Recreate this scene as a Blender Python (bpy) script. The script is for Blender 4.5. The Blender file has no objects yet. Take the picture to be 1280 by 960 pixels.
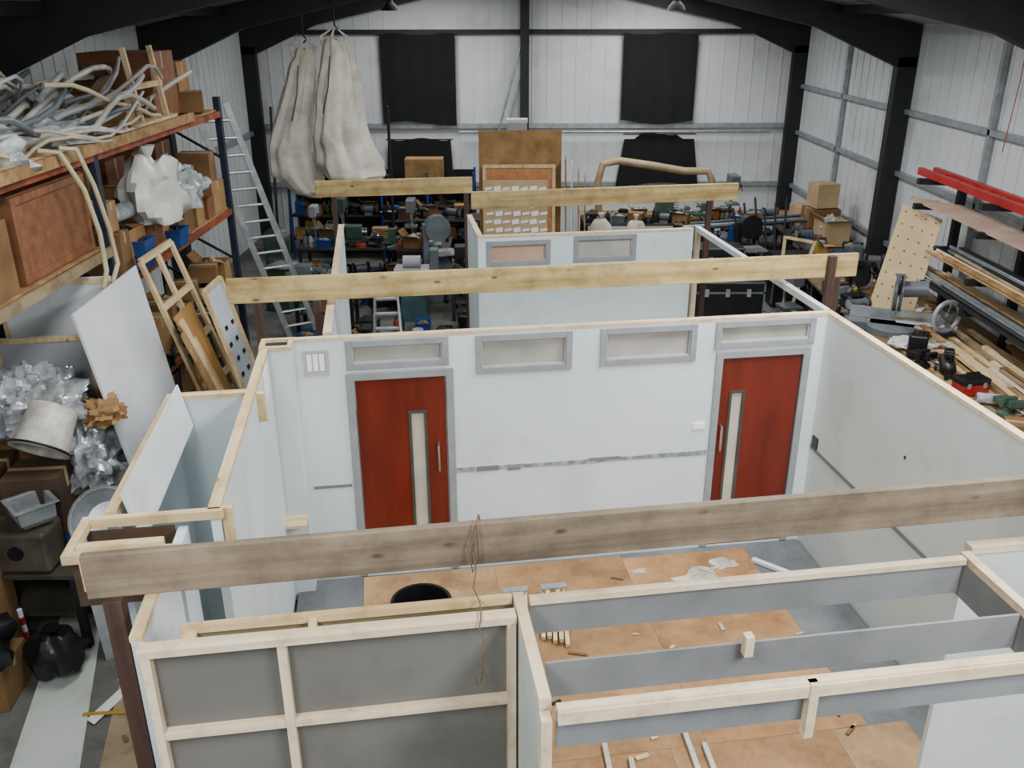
import bpy, math, random
from mathutils import Vector, Matrix, Euler, noise
random.seed(7)
COL=bpy.context.scene.collection
ANG=math.radians(8.396)
FR={'B':Matrix.Identity(4),'S':Matrix.Rotation(ANG,4,'Z')}
# ---------------------------------------------------------------- materials
def hx(h):
    h=h.lstrip('#'); o=[]
    for i in (0,2,4):
        c=int(h[i:i+2],16)/255; o.append(c/12.92 if c<=.04045 else ((c+.055)/1.055)**2.4)
    return (*o,1)
MC={}
def mat(name,c1,c2=None,rough=.6,scale=4,metal=0,bump=0,bscale=30,st=(1,1,1),lo=.35,hi=.65,knots=False,trans=0,c3=None,stain=None):
    if name in MC: return MC[name]
    m=bpy.data.materials.new(name); m.use_nodes=True; nt=m.node_tree; N=nt.nodes; L=nt.links
    b=N['Principled BSDF']; b.inputs['Roughness'].default_value=rough; b.inputs['Metallic'].default_value=metal
    tc=N.new('ShaderNodeTexCoord'); mp=N.new('ShaderNodeMapping'); mp.inputs['Scale'].default_value=st
    L.new(tc.outputs['Object'],mp.inputs['Vector'])
    no=N.new('ShaderNodeTexNoise'); no.inputs['Scale'].default_value=scale; no.inputs['Detail'].default_value=5
    L.new(mp.outputs[0],no.inputs['Vector'])
    cr=N.new('ShaderNodeValToRGB'); e=cr.color_ramp.elements
    e[0].position=lo; e[1].position=hi; e[0].color=hx(c1); e[1].color=hx(c2 or c1)
    if c3:
        k=e.new((lo+hi)/2+.08); k.color=hx(c3)
    L.new(no.outputs['Fac'],cr.inputs[0]); col=cr.outputs[0]
    def mult(c,fac_src,r0,r1,color,amt):
        nonlocal col
        r2=N.new('ShaderNodeValToRGB'); r2.color_ramp.elements[0].position=r0; r2.color_ramp.elements[1].position=r1
        r2.color_ramp.elements[0].color=hx(color); r2.color_ramp.elements[1].color=(1,1,1,1)
        L.new(fac_src,r2.inputs[0])
        mx=N.new('ShaderNodeMix'); mx.data_type='RGBA'; mx.blend_type='MULTIPLY'; mx.inputs[0].default_value=amt
        L.new(c,mx.inputs[6]); L.new(r2.outputs[0],mx.inputs[7]); col=mx.outputs[2]
    if knots:
        vo=N.new('ShaderNodeTexVoronoi'); vo.inputs['Scale'].default_value=1
        mp2=N.new('ShaderNodeMapping'); mp2.inputs['Scale'].default_value=tuple(2.6 if s<1 else 6 for s in st)
        L.new(tc.outputs['Object'],mp2.inputs['Vector']); L.new(mp2.outputs[0],vo.inputs['Vector'])
        mult(col,vo.outputs['Distance'],.05,.12,'#6b4a2a',.8)
    if stain:
        sc,colr,r0,r1,amt=stain
        n3=N.new('ShaderNodeTexNoise'); n3.inputs['Scale'].default_value=sc; n3.inputs['Detail'].default_value=9; n3.inputs['Roughness'].default_value=.7
        mp3=N.new('ShaderNodeMapping'); mp3.inputs['Location'].default_value=(3.3,1.7,9.1)
        L.new(tc.outputs['Object'],mp3.inputs['Vector']); L.new(mp3.outputs[0],n3.inputs['Vector'])
        mult(col,n3.outputs['Fac'],r0,r1,colr,amt)
    L.new(col,b.inputs['Base Color'])
    if bump:
        n2=N.new('ShaderNodeTexNoise'); n2.inputs['Scale'].default_value=bscale; n2.inputs['Detail'].default_value=3
        L.new(mp.outputs[0],n2.inputs['Vector'])
        bp=N.new('ShaderNodeBump'); bp.inputs['Strength'].default_value=bump; bp.inputs['Distance'].default_value=.02
        L.new(n2.outputs['Fac'],bp.inputs['Height']); L.new(bp.outputs[0],b.inputs['Normal'])
    MC[name]=m; return m
AX={'X':(.35,6,6),'Y':(6,.35,6),'Z':(6,6,.35)}
DIRT=(3,'#9a8f7c',.38,.52,.5)
def pine(a='X'): return mat('pine_'+a,'#c4a776','#dcc79c',.65,3,st=AX[a],knots=True,bump=.05,stain=(5,'#a89068',.36,.52,.4))
def pale(a='X'): return mat('pale_timber_'+a,'#c4ae8e','#d8c7aa',.65,3,st=AX[a],bump=.05,stain=(6,'#a08c70',.35,.5,.4))
def dkw(a='Z'): return mat('stained_timber_'+a,'#33221a','#4f3629',.6,3,st=AX[a])
def beamw(a='X'): return mat('old_beam_'+a,'#675a49','#8b7b65',.8,2.5,st=AX[a],knots=True,bump=.15,stain=(2.2,'#858078',.35,.6,.6))
def beamy(a='X'): return mat('yellow_beam_'+a,'#9c824e','#bfa973',.65,2.5,st=AX[a],knots=True,bump=.05,stain=(4,'#9c8c68',.35,.55,.5))
WALL=mat('pale_blue_paint','#c9d4d7','#dae3e5',.5,.7,lo=.3,hi=.7,stain=(1.1,'#cdcab9',.34,.47,.32))
WALL2=mat('pale_green_paint','#bac2be','#cbd1cd',.5,.7,lo=.3,hi=.7,stain=(1.2,'#bbbbac',.34,.47,.3))
GREYP=mat('grey_paint','#84878a','#909395',.5,6)
GREYB=mat('grey_undercoat','#5b5953','#67655f',.75,1.2,lo=.3,hi=.7,stain=(1.5,'#a4a49e',.36,.5,.3))
GREYS=mat('grey_strip','#696b6c','#787a7b',.6,2,stain=(2,'#b0b0b0',.35,.5,.3))
SMUDGE=mat('smudged_grey','#747c78','#a4aaa6',.6,14,st=(1,1,1),lo=.42,hi=.62)
PANE=mat('pane_grey','#96958d','#aeaca3',.3,2.5)
PANEP=mat('pane_pink','#ad8a74','#bf9c86',.35,2)
BEAD=mat('window_bead','#a5a5a1','#b2b2ad',.5,5)
DOOR=mat('mahogany','#51180f','#732616',.3,2.0,st=(2.5,2.5,.5),lo=.25,hi=.8)
BLKF=mat('dark_grey_frame','#3a3835','#484541',.5)
CREAM=mat('frosted_glass','#b2ab99','#c7c1b1',.25,2)
CHROME=mat('chrome','#c9c9c9',None,.2,metal=1)
ALU=mat('aluminium','#9da1a4','#babec0',.38,8,metal=.65)
GALV=mat('galvanised','#8c9295','#a5aaad',.45,8,metal=.5)
STEEL=mat('black_steel','#101114','#191a1d',.65,3)
CLAD=mat('white_cladding','#c3c6c7','#d1d3d4',.6,.6,lo=.3,hi=.7,stain=(.8,'#c0bdb4',.34,.46,.35))
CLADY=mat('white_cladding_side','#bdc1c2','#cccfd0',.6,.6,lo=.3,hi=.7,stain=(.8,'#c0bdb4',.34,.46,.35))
ROOF=mat('roof_sheet','#a3abb2','#b5bcc2',.6,.6)
CONC=mat('concrete','#54544e','#7c7b73',.8,.9,bump=.15,bscale=20,c3='#6b6a65',stain=(2.5,'#908878',.35,.55,.5))
DECK=mat('blue_grey_floor','#595c5f','#6d7071',.7,1.2,stain=(3,'#a09c90',.35,.55,.5))
DUST=(1.8,'#a89a86',.38,.58,.75)
HARDB=mat('hardboard','#936c43','#ae875a',.7,1.0,c3='#a07a4e',stain=DUST)
HARDB2=mat('hardboard_pale','#9b7a54','#b8976c',.7,1.0,stain=DUST)
HARDB3=mat('hardboard_orange','#986d42','#b18759',.7,1.1,stain=DUST)
DULLB=mat('dull_board','#7d6c52','#988768',.7,1.6,stain=DIRT)
PLY=mat('plywood','#86673f','#a98656',.65,2,st=(.4,5,5),stain=DIRT)
CARD=mat('cardboard','#8a683f','#a28052',.85,3,stain=(3,'#a89880',.35,.55,.5))
CARD2=mat('cardboard_dark','#644829','#7e5e38',.85,3)
CARD3=mat('cardboard_pale','#a08662','#b59a74',.85,3)
DKBR=mat('dark_brown_board','#3c2c1e','#4f3b29',.8,3)
TAPE=mat('packing_tape','#a8936c',None,.3)
CLOTH=mat('canvas','#bfbaab','#d8d3c6',.95,3,bump=.6,bscale=9,stain=(2,'#bcb5a3',.36,.5,.5))
BLACKC=mat('black_cloth','#08080a','#101012',.95,3)
FILM=mat('plastic_film','#858b8d','#bec3c4',.2,9,bump=.8,bscale=10)
FOIL=mat('crumpled_plastic','#7f8587','#c8cccd',.16,9,metal=.35,bump=1,bscale=9)
WHITE=mat('white_board','#c8ccce','#d6d9db',.5,1,stain=(1.2,'#c4c4bc',.34,.46,.35))
WPL=mat('white_plastic','#c6c5be','#d4d3cd',.35)
DWPL=mat('dirty_white_plastic','#b5b2a6','#d0cec6',.45,3,stain=(3,'#9c907c',.38,.55,.6))
GREYW=mat('grey_board','#93969a','#a5a8aa',.55,1)
PIPEM=mat('dull_pipe','#9b978c','#b6b3a7',.5,3)
BLKP=mat('black_plastic','#0d0d0f','#17171a',.4)
ORNG=mat('rack_orange','#7a3a1b','#9c4d26',.6,6,stain=(4,'#5a4a40',.4,.55,.7))
RBLUE=mat('rack_blue','#131d2e','#1d2a3e',.5,6)
BLUE=mat('blue_plastic','#183a73','#204a84',.4)
RED=mat('red_plastic','#8d1a1a','#a32622',.4)
GREEN=mat('green_plastic','#184d2d','#215a36',.45)
YEL=mat('yellow_plastic','#967820','#a88a2c',.4)
CREAMP=mat('cream_plastic','#a69e83','#b6ae94',.45)
GRYM=mat('machine_grey','#4c5357','#62696d',.45,3)
GRNM=mat('machine_green','#2c4438','#3c5647',.45,3)
WOODC=mat('crate_wood','#6b4329','#835637',.6,2,st=(.5,5,5))
WOODO=mat('orange_wood','#a0653a','#b57c4a',.5,2,st=(5,.5,5))
ROPE=mat('rope','#5f4d38','#78644a',.9)
HOSE=mat('hose','#a89c7c','#beb292',.6)
DUCT=mat('beige_duct','#8f7d5c','#a8966f',.6)
TEAL=mat('teal_paint','#2f4a4c','#3a585a',.5)
OLIVE=mat('raw_board','#5f573c','#776e4f',.7,2)
BWHITE=mat('bright_white','#f4f4f2',None,.4)
# ---------------------------------------------------------------- geometry
class G:
    def __init__(s): s.v=[]; s.f=[]
    def add(s,vs,fs):
        n=len(s.v); s.v+= [Vector(a) for a in vs]; s.f+=[tuple(i+n for i in q) for q in fs]; return s
    def box(s,x0,y0,z0,x1,y1,z1):
        x0,x1=min(x0,x1),max(x0,x1);y0,y1=min(y0,y1),max(y0,y1);z0,z1=min(z0,z1),max(z0,z1)
        return s.add([(x0,y0,z0),(x1,y0,z0),(x1,y1,z0),(x0,y1,z0),(x0,y0,z1),(x1,y0,z1),(x1,y1,z1),(x0,y1,z1)],
         [(0,3,2,1),(4,5,6,7),(0,1,5,4),(1,2,6,5),(2,3,7,6),(3,0,4,7)])
    def ob(s,c,sz,rot=(0,0,0)):
        g=G().box(-sz[0]/2,-sz[1]/2,-sz[2]/2,sz[0]/2,sz[1]/2,sz[2]/2); R=Euler(rot).to_matrix()
        return s.add([R@v+Vector(c) for v in g.v],g.f)
    def bar(s,p0,p1,w,h,up=(0,0,1)):
        p0,p1=Vector(p0),Vector(p1); d=(p1-p0).normalized(); u=Vector(up)
        if abs(d.dot(u.normalized()))>.98: u=Vector((0,1,0))
        a=d.cross(u).normalized(); b=a.cross(d)
        vs=[p+a*i*w/2+b*j*h/2 for p in (p0,p1) for i,j in ((-1,-1),(1,-1),(1,1),(-1,1))]
        return s.add(vs,[(0,1,2,3),(7,6,5,4),(0,4,5,1),(1,5,6,2),(2,6,7,3),(3,7,4,0)])
    def tube(s,pts,r,n=8,r1=None):
        pts=[Vector(p) for p in pts]; k=len(pts); base=len(s.v); prev=None
        for i,p in enumerate(pts):
            d=(pts[min(i+1,k-1)]-pts[max(i-1,0)]).normalized()
            if prev is None:
                u=Vector((0,0,1)) if abs(d.z)<.9 else Vector((1,0,0)); a=d.cross(u).normalized()
            else: a=(prev-d*prev.dot(d)).normalized()
            prev=a; b=d.cross(a); rr=r if r1 is None else r+(r1-r)*i/(k-1)
            for j in range(n):
                t=2*math.pi*j/n; s.v.append(p+a*math.cos(t)*rr+b*math.sin(t)*rr)
        for i in range(k-1):
            for j in range(n):
                s.f.append((base+i*n+j,base+i*n+(j+1)%n,base+(i+1)*n+(j+1)%n,base+(i+1)*n+j))
        s.f.append(tuple(base+j for j in range(n))[::-1]); s.f.append(tuple(base+(k-1)*n+j for j in range(n)))
        return s
    def cyl(s,p0,p1,r0,r1=None,n=20): return s.tube([p0,p1],r0,n,r0 if r1 is None else r1)
    def lathe(s,prof,c=(0,0,0),n=24,M=None):
        base=len(s.v); c=Vector(c)
        for r,z in prof:
            for j in range(n):
                t=2*math.pi*j/n; v=Vector((r*math.cos(t),r*math.sin(t),z))
                s.v.append((M@v if M else v)+c)
        for i in range(len(prof)-1):
            for j in range(n): s.f.append((base+i*n+j,base+i*n+(j+1)%n,base+(i+1)*n+(j+1)%n,base+(i+1)*n+j))
        if prof[0][0]>1e-4: s.f.append(tuple(base+j for j in range(n))[::-1])
        if prof[-1][0]>1e-4: s.f.append(tuple(base+(len(prof)-1)*n+j for j in range(n)))
        return s
    def torus(s,c,R,r,n=24,m=8,M=None):
        base=len(s.v); c=Vector(c)
        for i in range(n):
            a=2*math.pi*i/n
            for j in range(m):
                b=2*math.pi*j/m; v=Vector(((R+r*math.cos(b))*math.cos(a),(R+r*math.cos(b))*math.sin(a),r*math.sin(b)))
                s.v.append((M@v if M else v)+c)
        for i in range(n):
            for j in range(m): s.f.append((base+i*m+j,base+((i+1)%n)*m+j,base+((i+1)%n)*m+(j+1)%m,base+i*m+(j+1)%m))
        return s
    def prism(s,poly,z0,z1,ax=2):
        n=len(poly)
        def P(a,b,c): return (a,b,c) if ax==2 else ((a,c,b) if ax==1 else (c,a,b))
        vs=[P(a,b,z0) for a,b in poly]+[P(a,b,z1) for a,b in poly]
        return s.add(vs,[tuple(range(n))[::-1],tuple(range(n,2*n))]+[(i,(i+1)%n,n+(i+1)%n,n+i) for i in range(n)])
    def slab(s,c4,t,nrm=None):
        c4=[Vector(c) for c in c4]; nn=(c4[1]-c4[0]).cross(c4[3]-c4[0]).normalized()*t
        vs=c4+[c+nn for c in c4]
        return s.add(vs,[(3,2,1,0),(4,5,6,7),(0,1,5,4),(1,2,6,5),(2,3,7,6),(3,0,4,7)])
    def blob(s,c,r,amp=.25,seed=0,n=18,fq=1.6,flat=True):
        base=len(s.v); c=Vector(c); m=n//2+1
        for i in range(m+1):
            ph=math.pi*i/m
            for j in range(n):
                th=2*math.pi*j/n; d=Vector((math.sin(ph)*math.cos(th),math.sin(ph)*math.sin(th),math.cos(ph)))
                k=1+amp*noise.noise(d*fq+Vector((seed*3.1,seed,7)))*2+amp*.5*noise.noise(d*fq*3+Vector((seed,5,seed)))
                z=d.z*k
                if flat and z<-.55: z=-.55
                s.v.append(c+Vector((d.x*k*r[0],d.y*k*r[1],z*r[2])))
        for i in range(m):
            for j in range(n): s.f.append((base+i*n+j,base+(i+1)*n+j,base+(i+1)*n+(j+1)%n,base+i*n+(j+1)%n))
        return s
class P:
    def __init__(s,name,g,m,label=None,kids=(),smooth=False,bev=0): s.name,s.g,s.m,s.label,s.kids,s.smooth,s.bev=name,g,m,label,kids,smooth,bev
def mk(p,off,parent,name=None):
    me=bpy.data.meshes.new(p.name); me.from_pydata([tuple(v-off) for v in p.g.v],[],p.g.f); me.update()
    import bmesh
    bm=bmesh.new(); bm.from_mesh(me); bmesh.ops.recalc_face_normals(bm,faces=bm.faces); bm.to_mesh(me); bm.free()
    me.materials.append(p.m)
    if p.smooth:
        for q in me.polygons: q.use_smooth=True
        try: me.set_sharp_from_angle(angle=math.radians(40))
        except Exception: pass
    o=bpy.data.objects.new(name or p.name,me); COL.objects.link(o)
    if p.bev:
        b=o.modifiers.new('bevel','BEVEL'); b.width=p.bev; b.segments=2; b.limit_method='ANGLE'
    if parent: o.parent=parent
    if p.label: o['label']=p.label
    for k in p.kids: mk(k,off,o)
    return o
def allv(ps):
    r=[]
    for p in ps: r+=p.g.v; r+=allv(p.kids)
    return r
def thing(name,label,cat,parts,frame='B',loc=None,rz=0,group=None,kind=None,rot=None,sc=1):
    M=FR[frame]
    if loc is None:
        vs=allv(parts); off=Vector(((min(v.x for v in vs)+max(v.x for v in vs))/2,(min(v.y for v in vs)+max(v.y for v in vs))/2,min(v.z for v in vs)))
        W=M@Matrix.Translation(off)
    else:
        off=Vector((0,0,0)); W=M@Matrix.Translation(loc)@(Euler(rot).to_matrix().to_4x4() if rot else Matrix.Rotation(rz,4,'Z'))@Matrix.Scale(sc,4)
    if len(parts)==1:
        r=mk(parts[0],off,None,name)
    else:
        r=bpy.data.objects.new(name,None); r.empty_display_size=.1; COL.objects.link(r)
        for p in parts: mk(p,off,r)
    r.matrix_world=W
    if label: r['label']=label
    if cat: r['category']=cat
    if group: r['group']=group
    if kind: r['kind']=kind
    return r
def struct(name,g,m,frame='B',kids=()):
    return thing(name,None,None,[P(name,g,m,kids=kids)],frame,kind='structure')
# ================================================================ BUILDING
XL,XR,YB,Y0=-6.0,6.6,21.3,-2.0
XC,EZ,SL=.3,4.75,.22
def roofz(x): return EZ+ (6.3-abs(x-XC))*SL
struct('floor',G().box(XL-.2,Y0,-.1,XR+.2,YB+.2,0),CONC)
g=G().prism([(XL,0),(XR,0),(XR,EZ),(XC,roofz(XC)),(XL,EZ)],YB,YB+.12,ax=1)
x=XL+.2
while x<XR-.1: g.box(x,YB-.012,0,x+.03,YB,roofz(x)-.05); x+=.33
struct('wall_back',g,CLAD)
gl=G().box(XL-.12,Y0,0,XL,YB,EZ); gr=G().box(XR,Y0,0,XR+.12,YB,EZ)
y=Y0+.2
while y<YB-.1: gl.box(XL,y,0,XL+.012,y+.03,EZ-.02); gr.box(XR-.012,y,0,XR,y+.03,EZ-.02); y+=.33
struct('wall_left',gl,CLADY); struct('wall_right',gr,CLADY)
g=G()
for a,b in ((XL-.12,XC),(XC,XR+.12)):
    g.add([(a,Y0,roofz(a)),(b,Y0,roofz(b)),(b,YB+.12,roofz(b)),(a,YB+.12,roofz(a)),(a,Y0,roofz(a)+.08),(b,Y0,roofz(b)+.08),(b,YB+.12,roofz(b)+.08),(a,YB+.12,roofz(a)+.08)],
     [(0,3,2,1),(4,5,6,7),(0,1,5,4),(1,2,6,5),(2,3,7,6),(3,0,4,7)])
struct('ceiling',g,ROOF)
n=1
for y in (3.8,9.6,15.4,21.1):
    g=G()
    for sx in (-1,1):
        xe=XC+sx*6.28
        x0=xe-sx*.3
        g.box(min(xe,x0),y-.1,0,max(xe,x0),y+.1,4.25)
        poly=[(xe,4.1),(x0,4.1),(XC+sx*4.6,roofz(XC+sx*4.6)-.42),(XC,roofz(XC)-.42),(XC,roofz(XC)-.02),(xe,roofz(xe)-.02)]
        g.prism(poly if sx<0 else poly[::-1],y-.1,y+.1,ax=1)
    if y>20: g.box(XC-.1,y-.1,0,XC+.1,y+.1,roofz(XC)-.3)
    struct('trim_%d'%n,g,STEEL); n+=1
for x in (-4.6,-3.0,-1.4,2.0,3.6,5.2):
    g=G().box(x-.03,Y0,roofz(x)-.16,x+.03,YB,roofz(x)-.03); struct('trim_%d'%n,g,STEEL); n+=1
for z in (4.55,2.53,1.2):
    struct('trim_%d'%n,G().box(XL,YB-.12,z-.05,XR,YB-.02,z+.05),GALV if z<4 else STEEL); n+=1
for z in (3.4,2.4,1.2):
    struct('trim_%d'%n,G().box(XR-.1,Y0,z-.04,XR-.02,YB-.2,z+.04),GALV); n+=1
struct('trim_%d'%n,G().box(XL+.02,Y0,2.35,XL+.1,YB-.2,2.45),GALV); n+=1
for y in (12.5,18.3):
    struct('trim_%d'%n,G().box(XR-.1,y-.03,0,XR-.03,y+.03,EZ),GALV); n+=1
for i,(xa,xb) in enumerate(((.25,-.35),(.4,-.15))):
    thing('conduit_pipe','thin grey steel conduit running down the cladding','pipe',[P('conduit_pipe',G().tube([(xa,YB-.25,4.4),(xb,YB-.25,2.2),(xb,YB-.25,0.0)],.025),GALV,smooth=True)])
thing('wall_conduit','horizontal cable conduit fixed along the rear cladding','pipe',[P('wall_conduit',G().tube([(-1.2,YB-.3,2.42),(5.9,YB-.3,2.42)],.03),GALV,smooth=True)])
thing('cord','thin red cord hanging from the roof','cord',[P('cord',G().tube([(5.75,10.6,roofz(5.75)),(5.76,10.6,4.2),(5.72,10.6,3.4)],.006,6),RED)])
def curtain(x0,x1,z0,z1,label,skew=0,seed=0):
    g=G(); nu,nv=40,10
    vs=[];fs=[]
    for j in range(nv+1):
        t=j/nv
        for i in range(nu+1):
            s=i/nu; x=x0+(x1-x0)*s+skew*(1-t)*(s-.5); z=z0+(z1-z0)*t
            if j==nv: z+=.03*math.sin(s*9+seed)-(.25*max(0,1-4*s) if skew>.2 else 0)-(.3*max(0,4*s-3) if skew>.2 else 0)
            if j==0: z+=.05*math.sin(s*5+seed)
            vs.append((x,YB-.2+.014*math.sin(s*23+seed)*(1.2-t*.5),z))
    for j in range(nv):
        for i in range(nu): a=j*(nu+1)+i; fs.append((a,a+1,a+nu+2,a+nu+1))
    g.add(vs,fs)
    rod=G().cyl((x0-.05,YB-.17,z1-.01),(x1+.05,YB-.17,z1-.01),.015)
    thing('curtain',label,'curtain',[P('fabric',g,BLACKC,smooth=True),P('curtain_rod',rod,STEEL)])
curtain(-2.92,-1.25,2.6,4.5,'black blackout cloth hung flat over the upper cladding')
curtain(2.5,4.15,2.62,4.5,'black blackout cloth hung over the upper cladding beside the far column',seed=2)
curtain(-2.85,-1.4,1.1,2.25,'short black cloth hung below the cladding rail',skew=.1,seed=3)
curtain(2.62,4.2,1.2,2.36,'short black cloth gathered below the cladding rail',skew=.35,seed=5)
for x,y in ((-2.2,17.5),(3.0,17.5)):
    z=roofz(x)
    thing('high_bay_lamp','black bell-shaped warehouse lamp hanging from the roof','lamp',[
      P('lamp_shade',G().lathe([(.04,.16),(.08,.13),(.13,.08),(.17,0),(.16,0),(.08,.1)],(x,y,4.97)),mat('matt_black','#050505',None,.95),smooth=True),
      P('lamp_housing',G().cyl((x,y,5.1),(x,y,5.3),.06),STEEL),
      P('chain',G().cyl((x,y,5.3),(x,y,z-.05),.008,n=6),STEEL)])
# ================================================================ LIGHTS + CAMERA
def area(x,y,z,sx,sy,e,c=(1,.98,.95),rot=(0,0,0)):
    l=bpy.data.lights.new('roof_and_fill_light','AREA'); l.shape='RECTANGLE'; l.size=sx; l.size_y=sy; l.energy=e; l.color=c
    o=bpy.data.objects.new('roof_and_fill_light',l); o.location=(x,y,z); o.rotation_euler=rot; COL.objects.link(o)
for y,e0,e1 in ((.5,270,520),(6.2,130,420),(12.2,95,240),(18.6,140,220)):
    area(-1.8,y,5.4,1.0,2.2,e0,(.98,.99,1)); area(3.0,y,5.4,1.2,2.4,e1,(.98,.99,1))
for y in (5.5,12.0):
    area(.3,y,5.25,3.5,2.0,50,(.95,.98,1),(math.pi,0,0))  # added upward fill, brightens the roof underside; no real lamps here
w=bpy.data.worlds.new('world'); bpy.context.scene.world=w; w.use_nodes=True
w.node_tree.nodes['Background'].inputs[0].default_value=(.85,.92,1,1); w.node_tree.nodes['Background'].inputs[1].default_value=.95
cam=bpy.data.cameras.new('camera'); co=bpy.data.objects.new('camera',cam); COL.objects.link(co)
cam.sensor_width=36; cam.lens=1111.5/1280*36; cam.clip_end=200
pi=math.radians(22.561); ro=math.radians(-.151)
F=Vector((0,math.cos(pi),-math.sin(pi))); R=Vector((1,0,0)); U=Vector((0,math.sin(pi),math.cos(pi)))
R2=R*math.cos(ro)+U*math.sin(ro); U2=-R*math.sin(ro)+U*math.cos(ro)
mw=Matrix((( R2.x,U2.x,-F.x,0),(R2.y,U2.y,-F.y,0),(R2.z,U2.z,-F.z,4.9),(0,0,0,1))); co.matrix_world=mw
bpy.context.scene.camera=co
# ================================================================ FILM SET (frame S)
H=2.44; DZ=.1
def wallo(x0,x1,z0,z1,y0,y1,ops,g=None):
    g=g or G(); xs=sorted({x0,x1,*[o[0] for o in ops],*[o[1] for o in ops]}); zs=sorted({z0,z1,*[o[2] for o in ops],*[o[3] for o in ops]})
    xs=[a for a in xs if x0<=a<=x1]; zs=[a for a in zs if z0<=a<=z1]
    for i in range(len(xs)-1):
        for j in range(len(zs)-1):
            cx=(xs[i]+xs[i+1])/2; cz=(zs[j]+zs[j+1])/2
            if any(o[0]<cx<o[1] and o[2]<cz<o[3] for o in ops): continue
            g.box(xs[i],y0,zs[j],xs[i+1],y1,zs[j+1])
    return g
def frameg(x0,x1,z0,z1,w,y0,y1,bottom=True):
    g=G().box(x0,y0,z0,x0+w,y1,z1).box(x1-w,y0,z0,x1,y1,z1).box(x0+w,y0,z1-w,x1-w,y1,z1)
    if bottom: g.box(x0+w,y0,z0,x1-w,y1,z0+w)
    return g
def window(x0,x1,z0,z1,y,pane=PANE):
    return P('window',frameg(x0,x1,z0,z1,.055,y-.018,y+.03),GREYP,'grey painted window frame',bev=.003,kids=[
      P('inner_bead',frameg(x0+.055,x1-.055,z0+.055,z1-.055,.01,y+.0,y+.03),BEAD,'thin pale inner bead'),
      P('pane',G().box(x0+.05,y+.035,z0+.05,x1-.05,y+.045,z1-.05),pane,'dull frosted pane')])
def door(x0,x1,z1,y,vx0,vx1,hx_):
    fr=P('architrave',frameg(x0-.075,x1+.075,DZ,z1+.065,.065,y-.02,y+.05,bottom=False),GREYP,'grey painted door frame',bev=.003)
    leaf=P('door_leaf',wallo(x0,x1,DZ+.01,z1-.005,y+.004,y+.044,[(vx0,vx1,.55,1.72)]),DOOR,'dark red mahogany door leaf',kids=[
      P('vision_frame',frameg(vx0-.015,vx1+.015,.535,1.735,.025,y-.004,y+.046),BLKF,'dark grey vision panel frame'),
      P('vision_panel',G().box(vx0,y+.018,.55,vx1,y+.026,1.72),CREAM,'tall narrow frosted cream glass'),
      P('handle',G().tube([(hx_,y+.004,1.15),(hx_,y-.045,1.16),(hx_,y-.05,1.2),(hx_,y-.05,1.36),(hx_,y-.045,1.4),(hx_,y+.004,1.41)],.011),CHROME,'chrome pull handle',smooth=True)])
    return [fr,leaf]
Y=7.07
thing('set_floor_deck','low blue-grey painted deck under the film set','floor deck',[P('set_floor_deck',G().box(-.93,3.4,0,3.88,7.06,DZ-.008).box(.6,2.3,0,3.88,3.3,DZ-.008),DECK)],'S')
ops=[(-.31,.47,DZ,2.06),(2.95,3.71,DZ,2.07),(-.33,.47,2.17,2.4),(.76,1.54,2.07,2.37),(1.85,2.66,2.08,2.38),(2.89,3.76,2.18,2.39)]
strip=G()
x=.54
while x<2.86:
    l=random.uniform(.25,.6); x2=min(2.87,x+l); strip.box(x,Y-.006,1.105+random.uniform(-.004,.004),x2,Y,1.145+random.uniform(-.003,.006)); x=x2
smudge=G()
for sx,sz,l,h in ((.72,1.1,.2,.05),(1.75,1.125,.3,.03),(1.0,1.09,.12,.03)): smudge.box(sx,Y-.008,sz,sx+l,Y-.006,sz+h)
thing('wall_flat','long pale blue set wall with two red doors and high windows','set wall',
 [P('panel',wallo(-.8,3.9,0,2.41,Y,Y+.05,ops),WALL),
  P('top_plate',G().box(-.8,Y-.003,2.41,3.9,Y+.06,2.44),pale('X'),'pale timber top edge')]
 +door(-.30,.46,2.05,Y,.15,.28,.385)+door(2.96,3.70,2.06,Y,3.06,3.18,2.985)+
 [window(-.36,.5,2.145,2.405,Y),window(.73,1.57,2.045,2.395,Y),window(1.82,2.69,2.055,2.4,Y),window(2.86,3.79,2.155,2.405,Y),
  P('vent_panel',frameg(-.71,-.50,2.12,2.34,.025,Y-.012,Y).box(-.69,Y-.004,2.14,-.52,Y,2.32),BEAD,'small vent with three white louvres',kids=[
     P('louvre',G().box(-.68+.052*i,Y-.012,2.155,-.64+.052*i,Y-.001,2.305),BWHITE) for i in range(3)]),
  P('dado_tape',strip,SMUDGE,'broken smudged grey tape line'),P('dado_tape',smudge,GREYS,'darker tape scrap'),
  P('dado_tape',G().box(-.72,Y-.008,1.04,-.39,Y,1.065),GREYS,'short grey tape strip'),
  P('socket',G().box(2.72,Y-.012,1.375,2.83,Y,1.435),BWHITE,'white switch plate')],'S')
X=3.9
rw=[P('panel',G().box(X,2.3,0,X+.05,7.14,2.41),WALL2),P('top_plate',G().box(X-.003,2.3,2.41,X+.06,7.14,2.44),pale('Y'),'pale timber top edge'),
  P('dado_tape',G().box(X-.008,3.5,1.1,X,7.05,1.14),GREYS,'grey tape dado line'),
  P('knot_hole',G().cyl((X-.004,5.62,1.73),(X+.001,5.62,1.73),.015,n=10),BLKP),
  P('socket',G().box(X-.012,6.93,1.13,X,7.03,1.25),BLKP,'black socket plate')]
for y in (2.3,4.7,7.09): rw.append(P('stud',G().box(X+.05,y,0,X+.1,y+.05,2.41),pale('Z')))
thing('wall_flat','long pale grey-green set wall running beside the timber benches','set wall',rw,'S')
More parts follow.
